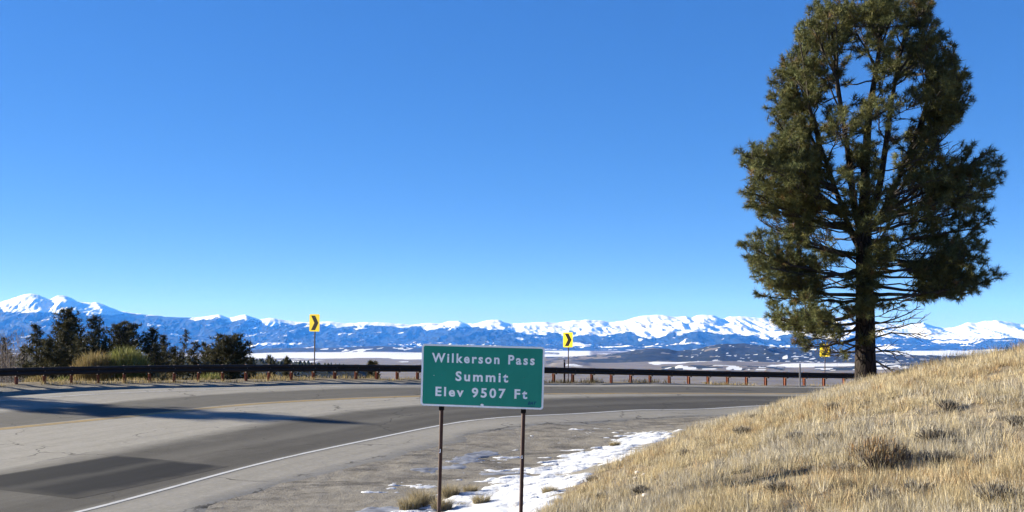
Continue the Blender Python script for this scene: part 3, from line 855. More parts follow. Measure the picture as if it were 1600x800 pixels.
    for (sy, tx, tyy) in L:
        h = (y0 - sy) * k
        if sy > 385:
            i = np.argmin(np.abs(trunkline[:, 2] - h)); st = trunkline[i]
        else:
            tgt = P(tx, tyy)
            cand = allL[np.abs(allL[:, 2] - h) < 0.35]
            st = cand[np.argmin(np.abs(cand[:, 0] - tgt[0] * 0.5))] if len(cand) else trunkline[-1]
        for rep in range(2):
            dy = r.normal() * 0.9 + (0.9 if rep else -0.6)
            tp = P(1353 + (tx - 1353) * 0.93, tyy + 7, dy)
            if rep: tp = P(1353 + (tx - 1353) * 0.82, tyy + 7 + 10 * r.normal(), dy)
            sag = (0.10 if sy > 380 else 0.06) + r.normal() * 0.05
            if rep: st = st + np.array([0, 0, 0.3 * r.normal()])
            grow(st, tp, 0.34 if sy > 385 else 0.26, 1.25, sag, None if not rep else 0.03)
    # limbs towards and away from the road
    for q in range(54):
        sy = 425 - 420 * (q + r.random()) / 54
        h = (y0 - sy) * k
        i = np.argmin(np.abs(trunkline[:, 2] - h)); st = trunkline[i]
        if sy < 385:
            cand = allL[np.abs(allL[:, 2] - h) < 0.3]; st = cand[r.integers(len(cand))]
        wid = np.interp(sy, [0, 60, 150, 250, 380, 470], [1.5, 2.2, 2.8, 3.3, 3.2, 2.2])
        sgn = 1 if q % 2 else -1
        ang = r.normal() * 0.55
        tp = st * np.array([0.6, 0.4, 1]) + np.array([math.sin(ang) * wid, sgn * math.cos(ang) * wid * 0.85, 0.35 + 0.5 * r.random()])
        grow(st, tp, 0.45, 0.8, 0.08, 0.028)
    # short tufted sprays close to the stem
    for q in range(64):
        sy = 540 - 440 * r.random()
        h = (y0 - sy) * k
        i = np.argmin(np.abs(trunkline[:, 2] - h)); st = trunkline[i] if sy > 350 else allL[np.argmin(np.abs(allL[:, 2] - h) + r.random(len(allL)) * 0.6)]
        a = -math.pi / 2 + r.normal() * 1.0
        l = 0.5 + 0.9 * r.random()
        grow(st, st + np.array([math.cos(a) * l, math.sin(a) * l, 0.15 + 0.35 * r.random()]), 0.4, 1.1, 0.05, 0.016)
    # dead, bare lower branches
    for (sy, tx, tyy, sg) in [(497, 1438, 478, 0.1), (508, 1444, 497, -0.05), (521, 1440, 505, -0.02), (532, 1449, 527, -0.16), (543, 1404, 556, -0.1), (552, 1416, 552, -.12),
                              (548, 1292, 552, -0.1), (540, 1262, 530, -0.1), (470, 1425, 470, 0.0), (560, 1396, 582, -.1)]:
        h = (y0 - sy) * k
        i = np.argmin(np.abs(trunkline[:, 2] - h))
        grow(trunkline[i], P(tx, tyy, r.normal() * 0.4), 0.3, 0.9, sg, 0.035, True)
    TP = np.array(tufts_p); TD = np.array(tufts_d)
    # open windows to the sky around the stem, as the photograph shows
    dq = D0 + TP[:, 1]
    qx = 800 + (TP[:, 0] + bx) / dq * F; qy = HY + (EYE - bz - TP[:, 2]) / dq * F
    qx = 800 + (TP[:, 0] + bx) / dq * F
    def hole(cx, cy, a, b): return ((qx - cx) / a) ** 2 + ((qy - cy) / b) ** 2 < 1
    gone = (hole(1292, 372, 32, 20) | hole(1412, 458, 26, 22) | hole(1300, 432, 18, 20) | hole(1425, 300, 26, 22) | hole(1440, 392, 26, 14) | hole(1385, 265, 12, 22)
            | hole(1318, 205, 14, 18) | hole(1405, 195, 14, 18) | hole(1488, 232, 20, 16) | hole(1300, 300, 16, 16) | hole(1350, 130, 14, 22) | hole(1475, 330, 18, 12)
            | hole(1425, 500, 60, 24) | hole(1215, 348, 26, 9) | hole(1345, 60, 8, 14) | hole(1291, 548, 26, 24) | hole(1300, 578, 60, 18) | hole(1487, 214, 26, 10) | hole(1176, 346, 30, 8))
    wob_ = 7 * np.sin(qy * 0.23 + 2 * np.sin(qy * 0.11))
    outl = (qx < np.interp(qy, oy_, ol_) - 5 + wob_) | (qx > np.interp(qy, oy_, or_) + 5 + wob_)
    keep = ~(gone & (r.random(len(TP)) < 0.92)) & ~outl
    TP, TD = TP[keep], TD[keep]
    tl = np.array(tufts_l)[keep]
    base = np.array([0.098, 0.102, 0.040])
    lt = 0.66 + 0.68 * r.random(limb_no[0] + 1)
    tone = (0.75 + 0.5 * r.random((len(TP), 1))) * lt[tl][:, None]; warm = r.random((len(TP), 1))
    cols = base * tone * (1 + np.array([[0.35, 0.12, -0.1]]) * (warm - 0.5))
    dead = r.random(len(TP)) < 0.03
    cols[dead] = np.array([0.17, 0.11, 0.05])
    tr = obj('trunk', stem.mesh('trunk'), M_bark, root)
    tag(obj('branch', tubes.mesh('branch'), noisy_mat('branch_bark', (0.030, 0.026, 0.023), (0.06, 0.05, 0.043), 3.0, 0.9), root), kind='stuff')
    obj('crown', needle_mesh('crown', TP, TD, 0.19, 36, 0.0145, 0.85, cols, 0.15, r), M_needle, root)
    return root
big_pine()

# ------------------------------------------------------------------ pines beyond the road
def small_pine(x, y, h, w, label, seed, top=0.15, tone=1.0, dens=1.0, group=None, z=None, name='pine_tree', shape=0.9, tuft=0.30, stub=0.04):
    r = np.random.default_rng(seed)
    z = zat(x, y) - 0.1 if z is None else z
    root = empty(name, (x, y, z))
    tag(root, label, 'tree', group)
    st = Tubes(); br = Tubes()
    lean = r.normal(size=2) * 0.03 * h
    c = np.array([[0, 0, -0.3], [0, 0, 0.2 * h], [lean[0] * .5, lean[1] * .5, 0.55 * h], [lean[0], lean[1], h]])
    c = catmull(c, 5)
    st.add(c, np.linspace(0.022 * h, 0.01, len(c)), 7)
    P_, D_ = [], []
    nl = int(46 * dens + h * 9 * dens)
    for q in range(nl):
        f = stub + (1 - stub) * (q + r.random()) / nl
        s = np.array([np.interp(f * h, c[:, 2], c[:, k_]) for k_ in range(3)])
        fr = (1 - f) / (1 - stub)
        wid = w * 2.75 * (0.45 * top + (1 - 0.45 * top) * fr ** max(shape, 0.7)) * (0.72 + 0.4 * r.random()) * (0.85 + 0.15 * math.sin(11 * f + seed))
        a = r.random() * 6.283
        e = s + np.array([math.cos(a) * wid, math.sin(a) * wid, (0.12 + 0.4 * f) * wid])
        br.add(bez(s, (s + e) / 2 - [0, 0, 0.08 * wid], e, 4), np.linspace(0.012 + 0.008 * wid, 0.006, 4), 4)
        nt = max(3, int(wid / 0.135 * dens))
        for j in range(nt):
            g = 0.25 + 0.75 * (j + r.random()) / nt
            p = s + (e - s) * g + r.normal(size=3) * np.array([0.14, 0.14, 0.09]) * (0.5 + 0.4 * wid)
            P_.append(p); D_.append(unit((e - s) + r.normal(size=3) * 0.5 * wid + [0, 0, 0.3 * wid]))
    P_.append(c[-1]); D_.append(np.array([0, 0, 1.0]))
    P_, D_ = np.array(P_), np.array(D_)
    base = np.array([0.060, 0.056, 0.028]) * tone
    cols = base * (0.65 + 0.7 * r.random((len(P_), 1))) * (1 + np.array([[0.3, 0.1, -0.1]]) * (r.random((len(P_), 1)) - 0.5))
    obj('trunk', st.mesh('trunk'), M_bark, root)
    tag(obj('branch', br.mesh('branch'), M_bark, root), kind='stuff')
    obj('crown', needle_mesh('crown', P_, D_, tuft, 12, 0.046, 0.95, cols, 0.16, r), M_needle, root)
    return root

def pine_at(px_, top_y, wpx, D, label, seed, **kw):
    x = (px_ - 800) / F * D
    z = zat(x, D) - 0.1
    top = EYE - (top_y - HY) / F * D
    return small_pine(x, D, top - z, wpx / 2 / F * D, label, seed, z=z, **kw)
G1 = 'dark pines beyond the left of the guardrail'
for i, (px_, ty_, wpx, D, lab, kw) in enumerate([
    (62, 508, 50, 66, 'slim pointed pine at the edge of the bare aspens', dict(top=0.08, shape=0.8)),
    (116, 486, 62, 72, 'tallest dark pine of the clump, with a ragged forked top', dict(top=0.3, shape=0.6, dens=1.3)),
    (96, 503, 52, 69, 'dark pine crowded against the tallest pine of the clump', dict(top=0.25, shape=0.7, dens=1.2)),
    (146, 497, 50, 74, 'narrow dark pine standing just beside the tallest pine, above the pale brush', dict(top=0.2, shape=0.75, dens=1.2)),
    (182, 506, 44, 76, 'pine with a squarish double top rising behind the pale green brush', dict(top=0.35, shape=0.6, dens=1.2)),
    (204, 507, 42, 80, 'broad topped pine standing between two squarer pines behind the brush', dict(top=0.4, shape=0.6, dens=1.2)),
    (233, 514, 40, 80, 'pointed pine on the far flank of the pale green brush', dict(top=0.2, shape=0.7, dens=1.2)),
    (257, 525, 34, 82, 'short pine next to a thin spindly pine beyond the guardrail', dict(top=0.2, shape=0.7, dens=1.1)),
    (275, 517, 18, 92, 'thin spindly pine with a sparse see-through top', dict(top=0.5, shape=0.4, dens=0.5)),
    (298, 536, 34, 84, 'low dark pine between the spindly pine and the round one', dict(top=0.25, shape=0.6)),
    (320, 538, 32, 86, 'low dark pine beside the round crowned pine', dict(top=0.25, shape=0.6)),
    (361, 529, 62, 70, 'rounded broad pine standing apart at the end of the clump', dict(top=0.35, shape=0.45, dens=1.5)),
    (427, 557, 20, 84, 'small round pine peeping above the guardrail near the chevron sign', dict(top=0.4, shape=0.5)),
    (441, 559, 15, 88, 'little narrow pine next to the small round pine above the guardrail', dict(top=0.3, shape=0.6)),
    (396, 561, 22, 80, 'low dusky pine barely above the guardrail after the round pine', dict(top=0.4, shape=0.5)),
    (574, 565, 15, 74, 'stubby pine top just above the rail between the chevron and green signs', dict(top=0.4, shape=0.5, tone=0.9)),
    (591, 566, 13, 77, 'slender small pine beside a stubby pine at the guardrail', dict(top=0.2, shape=0.7, tone=0.9)),
    (35, 541, 20, 88, 'small dark pine among the bare aspens', dict(top=0.15, shape=0.8)),
    (10, 529, 26, 104, 'dark pine top rising behind the bare aspens', dict(top=0.4, shape=0.5)),
    (78, 532, 44, 63, 'lower dark pine filling the gap beside the slim pointed pine', dict(top=0.3, shape=0.6)),
    (166, 530, 44, 70, 'lower dark pine wedged between the narrow pine and the double topped pine', dict(top=0.3, shape=0.6)),
    (245, 540, 40, 73, 'lower dark pine under the pointed pine past the brush', dict(top=0.3, shape=0.6)),
    (283, 545, 40, 76, 'lowest dark pine at the foot of the spindly pine', dict(top=0.3, shape=0.6)),
    (338, 546, 34, 78, 'low dark pine tucked against the round crowned pine', dict(top=0.3, shape=0.6)),
    (130, 530, 46, 64, 'lower bushy pine in front of the tallest pine', dict(top=0.3, shape=0.6, tone=1.1)),
    (215, 535, 52, 71, 'lower dark pine directly behind the pale green brush', dict(top=0.4, shape=0.5, tone=0.8)),
]):
    pine_at(px_, ty_, wpx, D, lab, 100 + i, group=G1, **kw)
# the pine outside the picture whose shadow crosses the road
tipx, tipy = -4.7, 29.9
hh = 11.5
ln_ = (hh - 2.3 + 3.2 * 0) / math.tan(SUN_EL)
sx, sy_ = tipx - 0.9455 * 33.0, tipy + 0.3256 * 33.0
ztop = EYE - 2.35 + 33.0 * math.tan(SUN_EL)
zb = zat(sx, sy_) - 0.1
small_pine(sx, sy_, ztop - zb, 1.25, 'slim pine outside the bend whose long shadow crosses the road', 300, top=0.12, dens=1.6, z=zb, shape=0.75, group=G1)

# ------------------------------------------------------------------ bare aspens
def aspen(x, y, h, seed):
    r = np.random.default_rng(seed)
    z = zat(x, y) - 0.1
    root = empty('aspen_tree', (x, y, z))
    tag(root, 'bare pale stemmed aspen in the thicket past the end of the dark pines', 'tree', 'bare aspens beyond the guardrail')
    tb, tw = Tubes(), Tubes()
    c = catmull(np.array([[0, 0, -0.2], [r.normal() * .1, r.normal() * .1, h * .4], [r.normal() * .2, r.normal() * .2, h]]), 5)
    tb.add(c, np.linspace(0.05, 0.012, len(c)), 6)
    for q in range(26):
        f = 0.25 + 0.72 * r.random()
        s = c[min(int(f * len(c)), len(c) - 1)]
        a = r.random() * 6.28; l = (1 - f * 0.6) * h * 0.28 * (0.5 + r.random())
        e = s + np.array([math.cos(a) * l * .5, math.sin(a) * l * .5, l * 0.8])
        m = (s + e) / 2 + [math.cos(a) * l * .1, math.sin(a) * l * .1, 0]
        tw.add(bez(s, m, e, 4), np.linspace(0.016, 0.006, 4), 3)
        for j in range(3):
            d = unit(e - s + r.normal(size=3) * l * .5); b_ = s + (e - s) * (0.4 + 0.6 * r.random())
            tw.add(np.array([b_, b_ + d * l * .35]), [0.009, 0.005], 3)
    obj('trunk', tb.mesh('trunk'), M_bark2, root)
    tag(obj('branch', tw.mesh('branch'), M_abr, root), kind='stuff')
M_abr = noisy_mat('aspen_twigs', (0.20, 0.155, 0.125), (0.13, 0.10, 0.085), 3.0, 0.9)
for i in range(26):
    r = np.random.default_rng(500 + i)
    D = 74 + 26 * r.random(); p = -30 + 76 * (i + r.random()) / 26
    x = (p - 800) / F * D
    topz = EYE - (534 + 12 * r.random() - HY) / F * D
    aspen(x, D, topz - zat(x, D), 600 + i)

# ------------------------------------------------------------------ tufts and shrubs
def blades(P, L, W_, lean, cols, r, curve=0.35, straight=False):
    """thin curved blades: P (n,3) roots, L lengths, W_ widths, lean (n,2) horizontal lean of the tip (fraction of L)"""
    n = len(P)
    a = r.random(n) * 6.283
    side = np.stack([np.cos(a), np.sin(a), np.zeros(n)], 1)
    ln3 = np.c_[lean, np.zeros(n)]
    up = np.array([0, 0, 1.0])
    mid = P + (up * 0.55 + ln3 * 0.55 * curve)* L[:, None]
    tip = P + (up * np.sqrt(np.clip(1 - (lean ** 2).sum(1), 0.1, 1))[:, None] + ln3) * L[:, None]
    w = W_[:, None] * side
    if straight:
        V = np.stack([P - w / 2, P + w / 2, tip], 1).reshape(-1, 3)
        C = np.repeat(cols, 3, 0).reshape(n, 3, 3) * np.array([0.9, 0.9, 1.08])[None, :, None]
        return V, np.arange(n * 3).reshape(-1, 3), C.reshape(-1, 3)
    V = np.stack([P - w / 2, P + w / 2, mid + w * 0.40, mid - w * 0.40, tip], 1).reshape(-1, 3)
    o = np.arange(n)[:, None] * 5
    Fc = np.concatenate([o + [[0, 1, 2]], o + [[0, 2, 3]], o + [[3, 2, 4]]], 0)
    C = np.repeat(cols, 5, 0)
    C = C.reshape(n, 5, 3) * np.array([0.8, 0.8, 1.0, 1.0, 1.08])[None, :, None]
    return V, Fc, C.reshape(-1, 3)

def shrub(name, x, y, h, w, n, cols, label, cat, group=None, seed=0, stem=(0.14, 0.115, 0.09), z=None, upright=0.6, bw=0.008, tuftf=0.5):
    """dome of many thin stems with tufted ends"""
    r = np.random.default_rng(seed)
    z = zat(x, y) if z is None else z
    root = empty(name, (x, y, z - 0.02)); tag(root, label, cat, group)
    tb = Tubes(); V = []; 
    P_, L_, ln_ = [], [], []
    for q in range(n):
        a = r.random() * 6.283; rad = math.sqrt(r.random())
        b = np.array([math.cos(a) * rad * w * 0.35, math.sin(a) * rad * w * 0.35, 0])
        hh_ = h * (1 - 0.45 * rad ** 2.5) * (0.82 + 0.2 * r.random())
        e = np.array([math.cos(a) * rad * w, math.sin(a) * rad * w, hh_])
        if q < 60: tb.add(bez(b, (b + e) / 2 * [0.9, 0.9, 1.1], e, 4), np.linspace(0.010, 0.004, 4), 3)
        for j in range(5):
            s = b + (e - b) * (1 - tuftf * r.random())
            P_.append(s + r.normal(size=3) * 0.05 * w); L_.append(h * (0.16 + 0.2 * r.random())); ln_.append(np.clip(np.array([math.cos(a), math.sin(a)]) * rad * (1 - upright) + r.normal(size=2) * 0.25, -0.8, 0.8))
    P_ = np.array(P_); L_ = np.array(L_); ln_ = np.array(ln_)
    ci = r.integers(len(cols), size=len(P_))
    C = np.array(cols)[ci] * (0.7 + 0.6 * r.random((len(P_), 1)))
    V, Fc, C = blades(P_, L_, np.full(len(P_), bw), ln_, C, r)
    tag(obj('stems', tb.mesh('stems', stem), M_twig, root), kind='stuff')
    obj('foliage', make_mesh('foliage', V, Fc, {'col': C}), M_blade, root)
    return root
GB = [(0.174, 0.181, 0.051), (0.217, 0.202, 0.065), (0.138, 0.151, 0.043)]
SB = [(0.238, 0.181, 0.072), (0.195, 0.138, 0.065), (0.260, 0.217, 0.094)]
def shrub_px(px_, top_y, wpx, D, cols, label, seed, n=260, bw=0.02, **kw):
    x = (px_ - 800) / F * D
    z = zat(x, D); top = EYE - (top_y - HY) / F * D
    return shrub('shrub', x, D, top - z, wpx / 2 / F * D, n, cols, label, 'shrub', seed=seed, bw=bw, **kw)
shrub_px(196, 551, 76, 45.5, GB, 'large rounded yellow-green brush growing behind the guardrail', 41, n=900, bw=0.02, upright=0.8)
shrub_px(149, 557, 72, 44.8, SB, 'straw coloured brush leaning against the yellow-green brush behind the guardrail', 42, n=800, bw=0.02)
for i, (p, ty_, w_, D, lab) in enumerate([(60, 588, 40, 42.0, 'low tan brush seen under the rail past the aspens'), (100, 590, 36, 42.5, 'low olive brush under the rail before the straw coloured brush'),
                                          (255, 583, 40, 46, 'low olive brush showing under the rail after the big brush'), (330, 584, 44, 46.5, 'low tan brush showing under the rail before the round pine'),
                                          (415, 584, 50, 47, 'low dark brush showing under the rail below the little pines')]):
    shrub_px(p, ty_, w_, D, GB if i % 2 else SB, lab, 50 + i, n=160)

# hillside shrubs
def on_hill(px_, py_, D0=None):
    """where the ray through a photo pixel meets the ground"""
    a = (px_ - 800) / F; b = (py_ - HY) / F
    Ds = np.linspace(4, 50, 900)
    d = depth(a * Ds, Ds)
    hit = np.argmax(b * Ds > d)
    D = Ds[hit] if (b * Ds > d).any() else 20.0
    return a * D, D
SAGE = [(0.260, 0.242, 0.202), (0.195, 0.181, 0.151), (0.304, 0.278, 0.224)]
RUST = [(0.274, 0.159, 0.065), (0.246, 0.181, 0.101), (0.304, 0.246, 0.144), (0.202, 0.181, 0.151), (0.238, 0.217, 0.181)]
x, y = on_hill(1372, 735)
shrub('shrub', x, y, 0.40, 0.40, 260, RUST, 'rust topped brush, widest shrub on the grassy hill', 'shrub', None, 61, (0.12, 0.10, 0.09), upright=0.7, tuftf=0.35)
SHL = {0: 'small grey sage shrub just downhill of the rust topped brush', 2: 'grey sage shrub standing uphill beside the rust topped brush', 6: 'grey sage shrub high on the hill edge above the road', 8: 'grey sage shrub beside the patch of bare reddish soil',
       10: 'small grey sage shrub uphill of the pale stone cluster', 15: 'tiny grey sage shrub at the hill toe beside the snow', 16: 'tiny grey sage shrub low on the hill, below the one beside the snow', 17: 'small grey sage shrub in the grass just below the pale stone cluster', 20: 'small grey sage shrub nearest to the foot of the big pine'}
SH = [(1325, 745, .25), (1290, 690, .2), (1465, 730, .3), (1455, 690, .26), (1490, 700, .18), (1480, 640, .22), (1220, 655, .2), (1160, 680, .24), (1215, 770, .2), (1245, 690, .22), (1070, 712, .18),
      (1440, 780, .28), (1380, 790, .26), (1540, 730, .2), (1590, 665, .2), (925, 752, .14), (940, 780, .14), (1000, 770, .16), (1130, 735, .18), (1555, 790, .3), (1300, 640, .2), (1180, 655, .18), (1095, 690, .16)]
for i, (p, q, s) in enumerate(SH):
    x, y = on_hill(p, q)
    shrub('shrub', x, y, s * 0.85, s * 0.9, 70, SAGE, SHL.get(i, 'small grey sage shrub out in the open dry hillside grass'), 'shrub', 'sage shrubs on the grassy hill', 70 + i, bw=0.006)

# stones
M_stone = noisy_mat('pale_stone', (0.62, 0.56, 0.48), (0.42, 0.36, 0.30), 12, 0.9, bump=0.4)
def stone(x, y, s, label, group, seed):
    r = np.random.default_rng(seed)
    bm = bmesh.new()
    bmesh.ops.create_icosphere(bm, subdivisions=2, radius=1.0)
    for vv in bm.verts:
        n_ = vv.co.normalized()
        f = 1 + 0.35 * (float(fbm(n_.x * 1.7 + seed, n_.y * 1.7 + n_.z, 3, seed)) - 0.5)
        vv.co = Vector((n_.x * f * s, n_.y * f * s * 0.8, n_.z * f * s * 0.6))
    o = obj('stone', bm_mesh('stone', bm, False), M_stone, None, (x, y, zat(x, y) + s * 0.25), (0, 0, r.random() * 6))
    return tag(o, label, 'stone', group)
for i, (p, q, s, lab) in enumerate([(996, 741, .07, 'palest rounded stone in the small cluster on the grassy hill'), (1007, 743, .05, 'small tan stone beside the palest stone of the cluster'), (993, 750, .06, 'flat pale stone just below the palest stone of the cluster'),
                              (1008, 776, .06, 'tan stone alone in the grass below the stone cluster'), (1114, 780, .07, 'pale flat stone beside the bare reddish soil'), (1102, 744, .035, 'tiny pink stone in the grass uphill of the stone cluster')]):
    x, y = on_hill(p, q)
    stone(x, y, s, lab, 'stones on the hill', 5 + i)

# single grass tufts standing in the snow
STRAW = np.array([(0.318, 0.260, 0.144), (0.361, 0.304, 0.181), (0.260, 0.210, 0.120), (0.289, 0.260, 0.195)])
def tuft(px_, py_, s, label, seed, group='grass tufts by the snow'):
    r = np.random.default_rng(seed)
    x, y = on_hill(px_, py_)
    n = int(260 + 900 * s)
    rad = np.sqrt(r.random(n)) * s * 0.5; a = r.random(n) * 6.283
    P_ = np.stack([np.cos(a) * rad, np.sin(a) * rad * 0.8, np.zeros(n)], 1)
    lean = np.stack([np.cos(a), np.sin(a)], 1) * (rad / s)[:, None] * 1.1 + r.normal(size=(n, 2)) * 0.2
    lean = np.clip(lean, -0.62, 0.62)
    V, Fc, C = blades(P_, s * (0.45 + 0.5 * r.random(n)), np.full(n, 0.007), lean, STRAW[r.integers(4, size=n)] * (0.7 + 0.5 * r.random((n, 1))), r)
    o = obj('grass_tuft', make_mesh('grass_tuft', V, Fc, {'col': C}), M_blade, None, (x, y, zat(x, y) - 0.03))
    return tag(o, label, 'grass tuft', group)
for i, (p, q, s, lab) in enumerate([(752, 789, .30, 'rounded dry grass tuft alone on the snow between the sign posts'), (735, 771, .26, 'flat dry grass tuft at the snow edge between the sign posts'),
        (703, 776, .36, 'full dry grass tuft right beside the green sign post lettered J'), (722, 792, .15, 'tiny dry grass tuft on the snow beside the rounded tuft'),
        (858, 772, .24, 'upright dry grass tuft at the hill toe where the snow ends'), (660, 790, .45, 'widest dry grass tuft on the gravel outside the sign posts'), (640, 797, .38, 'dry grass tuft at the outer end of the gravel tufts'),
        (690, 797, .36, 'dry grass tuft leaning against the foot of the sign post lettered J'), (960, 698, .24, 'dry grass tuft at the narrow tail of the snow')]):
    tuft(p, q, s, lab, 80 + i)

# ------------------------------------------------------------------ grass of the hill (one mass)
def hill_grass():
    r = np.random.default_rng(9)
    pal = np.array([(0.415, 0.345, 0.205), (0.475, 0.410, 0.270), (0.330, 0.262, 0.150), (0.385, 0.355, 0.290), (0.280, 0.255, 0.212), (0.335, 0.235, 0.125)])
    def spread(n):
        az = -0.10 + 0.72 * r.random(n)
        D = np.exp(np.log(6.5) + r.random(n) * np.log(40 / 6.5))
        return az * D, D
    def colour(X, Y, n):
        zone = fbm(X * 0.5, Y * 0.5, 3, 54)
        w = np.stack([np.full(n, 1.0), np.full(n, 0.9), np.full(n, 0.6), 0.25 + 2.2 * sstep(0.5, 0.65, zone), 0.2 + 1.4 * sstep(0.5, 0.65, zone), 0.15 + 0.9 * sstep(0.45, 0.35, zone)], 1)
        w = np.cumsum(w / w.sum(1, keepdims=True), 1)
        return pal[(r.random((n, 1)) > w).sum(1).clip(0, 5)]
    # bunches
    X, Y = spread(90000)
    hm = hill_mask(X, Y); dens = fbm(X * 0.8, Y * 0.8, 4, 51)
    kp = r.random(len(X)) < sstep(-0.1, 0.3, hm) * (0.22 + 0.78 * sstep(0.38, 0.58, dens)) * 0.62
    X, Y, hm = X[kp], Y[kp], hm[kp]
    nb, per = len(X), 16
    tall = sstep(10.5, 13.5, X) * sstep(20, 24, Y)
    hb = (0.09 + 0.20 * r.random(nb) ** 1.8) * (1 + 0.9 * tall)
    rb = (0.03 + 0.07 * r.random(nb)) * (0.7 + 0.02 * Y)
    cb = colour(X, Y, nb) * (0.62 + 0.66 * r.random((nb, 1)))
    a = r.random((nb, per)) * 6.283; q = np.sqrt(r.random((nb, per)))
    bx = X[:, None] + np.cos(a) * q * rb[:, None]; by = Y[:, None] + np.sin(a) * q * rb[:, None]
    sw = fbm(X * 1.2, Y * 1.2, 3, 53) * 12
    lean = np.stack([np.cos(a) * q * 0.5 + np.cos(sw)[:, None] * 0.14, np.sin(a) * q * 0.5 + np.sin(sw)[:, None] * 0.14], 2) + r.normal(size=(nb, per, 2)) * 0.20
    X1, Y1 = bx.ravel(), by.ravel()
    L1 = np.repeat(hb, per) * (0.55 + 0.6 * r.random(nb * per)); C1 = np.repeat(cb, per, 0); N1 = lean.reshape(-1, 2)
    # short fill, flattened and twiggy
    X2, Y2 = spread(420000)
    hm2 = hill_mask(X2, Y2); d2 = fbm(X2 * 0.8, Y2 * 0.8, 4, 51); c2 = fbm(X2 * 4.5, Y2 * 4.5, 3, 52)
    kp = r.random(len(X2)) < sstep(-0.15, 0.3, hm2 + (c2 - 0.5) * 0.9) * (0.30 + 0.70 * sstep(0.36, 0.56, d2)) * (0.25 + 0.75 * sstep(0.34, 0.56, c2)) * 0.8
    X2, Y2 = X2[kp], Y2[kp]; n2 = len(X2)
    L2 = 0.05 + 0.10 * r.random(n2); C2 = colour(X2, Y2, n2) * (0.62 + 0.55 * r.random((n2, 1))); N2 = r.normal(size=(n2, 2)) * 0.5
    X, Y = np.r_[X1, X2], np.r_[Y1, Y2]
    L_ = np.r_[L1, L2]; C = np.vstack([C1, C2]) * (0.85 + 0.3 * r.random((len(X), 1))); lean = np.clip(np.vstack([N1, N2]), -0.64, 0.64)
    n = len(X)
    Z = EYE - depth(X, Y) - 0.02
    W_ = (0.0042 + 0.00034 * Y) * (0.7 + 0.6 * r.random(n))
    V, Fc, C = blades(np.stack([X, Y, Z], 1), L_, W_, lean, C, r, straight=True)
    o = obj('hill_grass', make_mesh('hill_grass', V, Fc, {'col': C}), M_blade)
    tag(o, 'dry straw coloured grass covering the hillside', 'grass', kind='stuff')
hill_grass()
def verge_grass():
    r = np.random.default_rng(19)
    n = 26000
    s = r.random(n) * (len(Rr) - 2); i = s.astype(int); f = (s - i)[:, None]
    p = Rr[i] * (1 - f) + Rr[i + 1] * f
    tn = unit(Rr[i + 1] - Rr[i]); nn = np.stack([-tn[:, 1], tn[:, 0]], 1)
    off = -0.15 + 2.2 * r.random(n) ** 1.5
    p = p + nn * off[:, None]
    cl = fbm(p[:, 0] * 0.9, p[:, 1] * 0.9, 3, 61)
    xx = p[:, 0]
    th = np.where(xx < 2, 0.50, np.where(xx < 9, 0.40, 0.58))
    k_ = (cl > th) & (np.abs(xx) < 34)
    p = p[k_]; n = len(p); xx = xx[k_]
    Z = EYE - depth(p[:, 0], p[:, 1]) - 0.03
    L_ = (0.10 + 0.26 * r.random(n)) * np.where((xx > 2) & (xx < 9), 0.95, 0.75)
    dark = ((xx > 1) & (xx < 10))[:, None]
    C = np.where(dark, np.array([[0.10, 0.085, 0.05]]), np.array([[0.34, 0.27, 0.13]])) * (0.6 + 0.7 * r.random((n, 1)))
    V, Fc, C = blades(np.c_[p, Z], L_, np.full(n, 0.018), np.clip(r.normal(size=(n, 2)) * 0.3, -.6, .6), C, r)
    tag(obj('verge_grass', make_mesh('verge_grass', V, Fc, {'col': C}), M_blade), 'weeds and dry grass along the guardrail foot', 'grass', kind='stuff')
verge_grass()

# ------------------------------------------------------------------ far wood on the spur
def far_wood():
    r = np.random.default_rng(29)
    Vs, Fs, Cs = [], [], []; off = 0
    n = 1700
    pxs = 250 + 350 * r.random(n); D = 720 + 480 * r.random(n)
    X = (pxs - 800) / F * D
    base = far_depth(X, D)
    ysp = np.interp(pxs, [-400, 300, 400, 450, 500, 550, 600, 700], [549, 561, 563, 566, 570, 576, 584, 600])
    sp_ = -(ysp - HY) / F * 1100
    k_ = np.exp(-((D - 1100) / 330.0) ** 2) * sstep(720, 560, pxs)
    Z = np.maximum(-base, sp_ * k_ - base * (1 - k_)) + EYE - 1.0
    for x, y, z in zip(X, D, Z):
        h = 1.8 + 3.6 * r.random() ** 2; w = h * (0.28 + 0.25 * r.random())
        m = 6
        a = np.arange(m) / m * 6.283 + r.random()
        rings = []
        for f_, wf_ in ((0.05, 0.9), (0.35, 1.0), (0.38, 0.7), (0.68, 0.7), (0.7, 0.45)):
            rd = w * wf_ * (0.75 + 0.5 * r.random(m))
            rings.append(np.stack([x + np.cos(a) * rd, y + np.sin(a) * rd, np.full(m, z + f_ * h) + r.normal(size=m) * 0.25], 1))
        rings.append(np.repeat([[x, y, z + h]], m, 0))
        V = np.concatenate(rings); nr_ = len(rings)
        i = np.arange(nr_ * m).reshape(nr_, m) + off; j = np.roll(i, -1, 1)
        Fs.append(np.stack([i[:-1].ravel(), j[:-1].ravel(), j[1:].ravel(), i[1:].ravel()], 1))
        Vs.append(V); off += len(V)
        Cs.append(np.repeat([np.array([0.034, 0.040, 0.026]) * (0.6 + 0.8 * r.random())], len(V), 0))
    tag(obj('far_wood', make_mesh('far_wood', np.vstack(Vs), np.vstack(Fs), {'col': np.vstack(Cs)}), I_noise_mat_attr('far_conifers', 0.9, 0.05)), 'distant dark conifer wood on the spur beyond the guardrail', 'wood', kind='stuff')
far_wood()

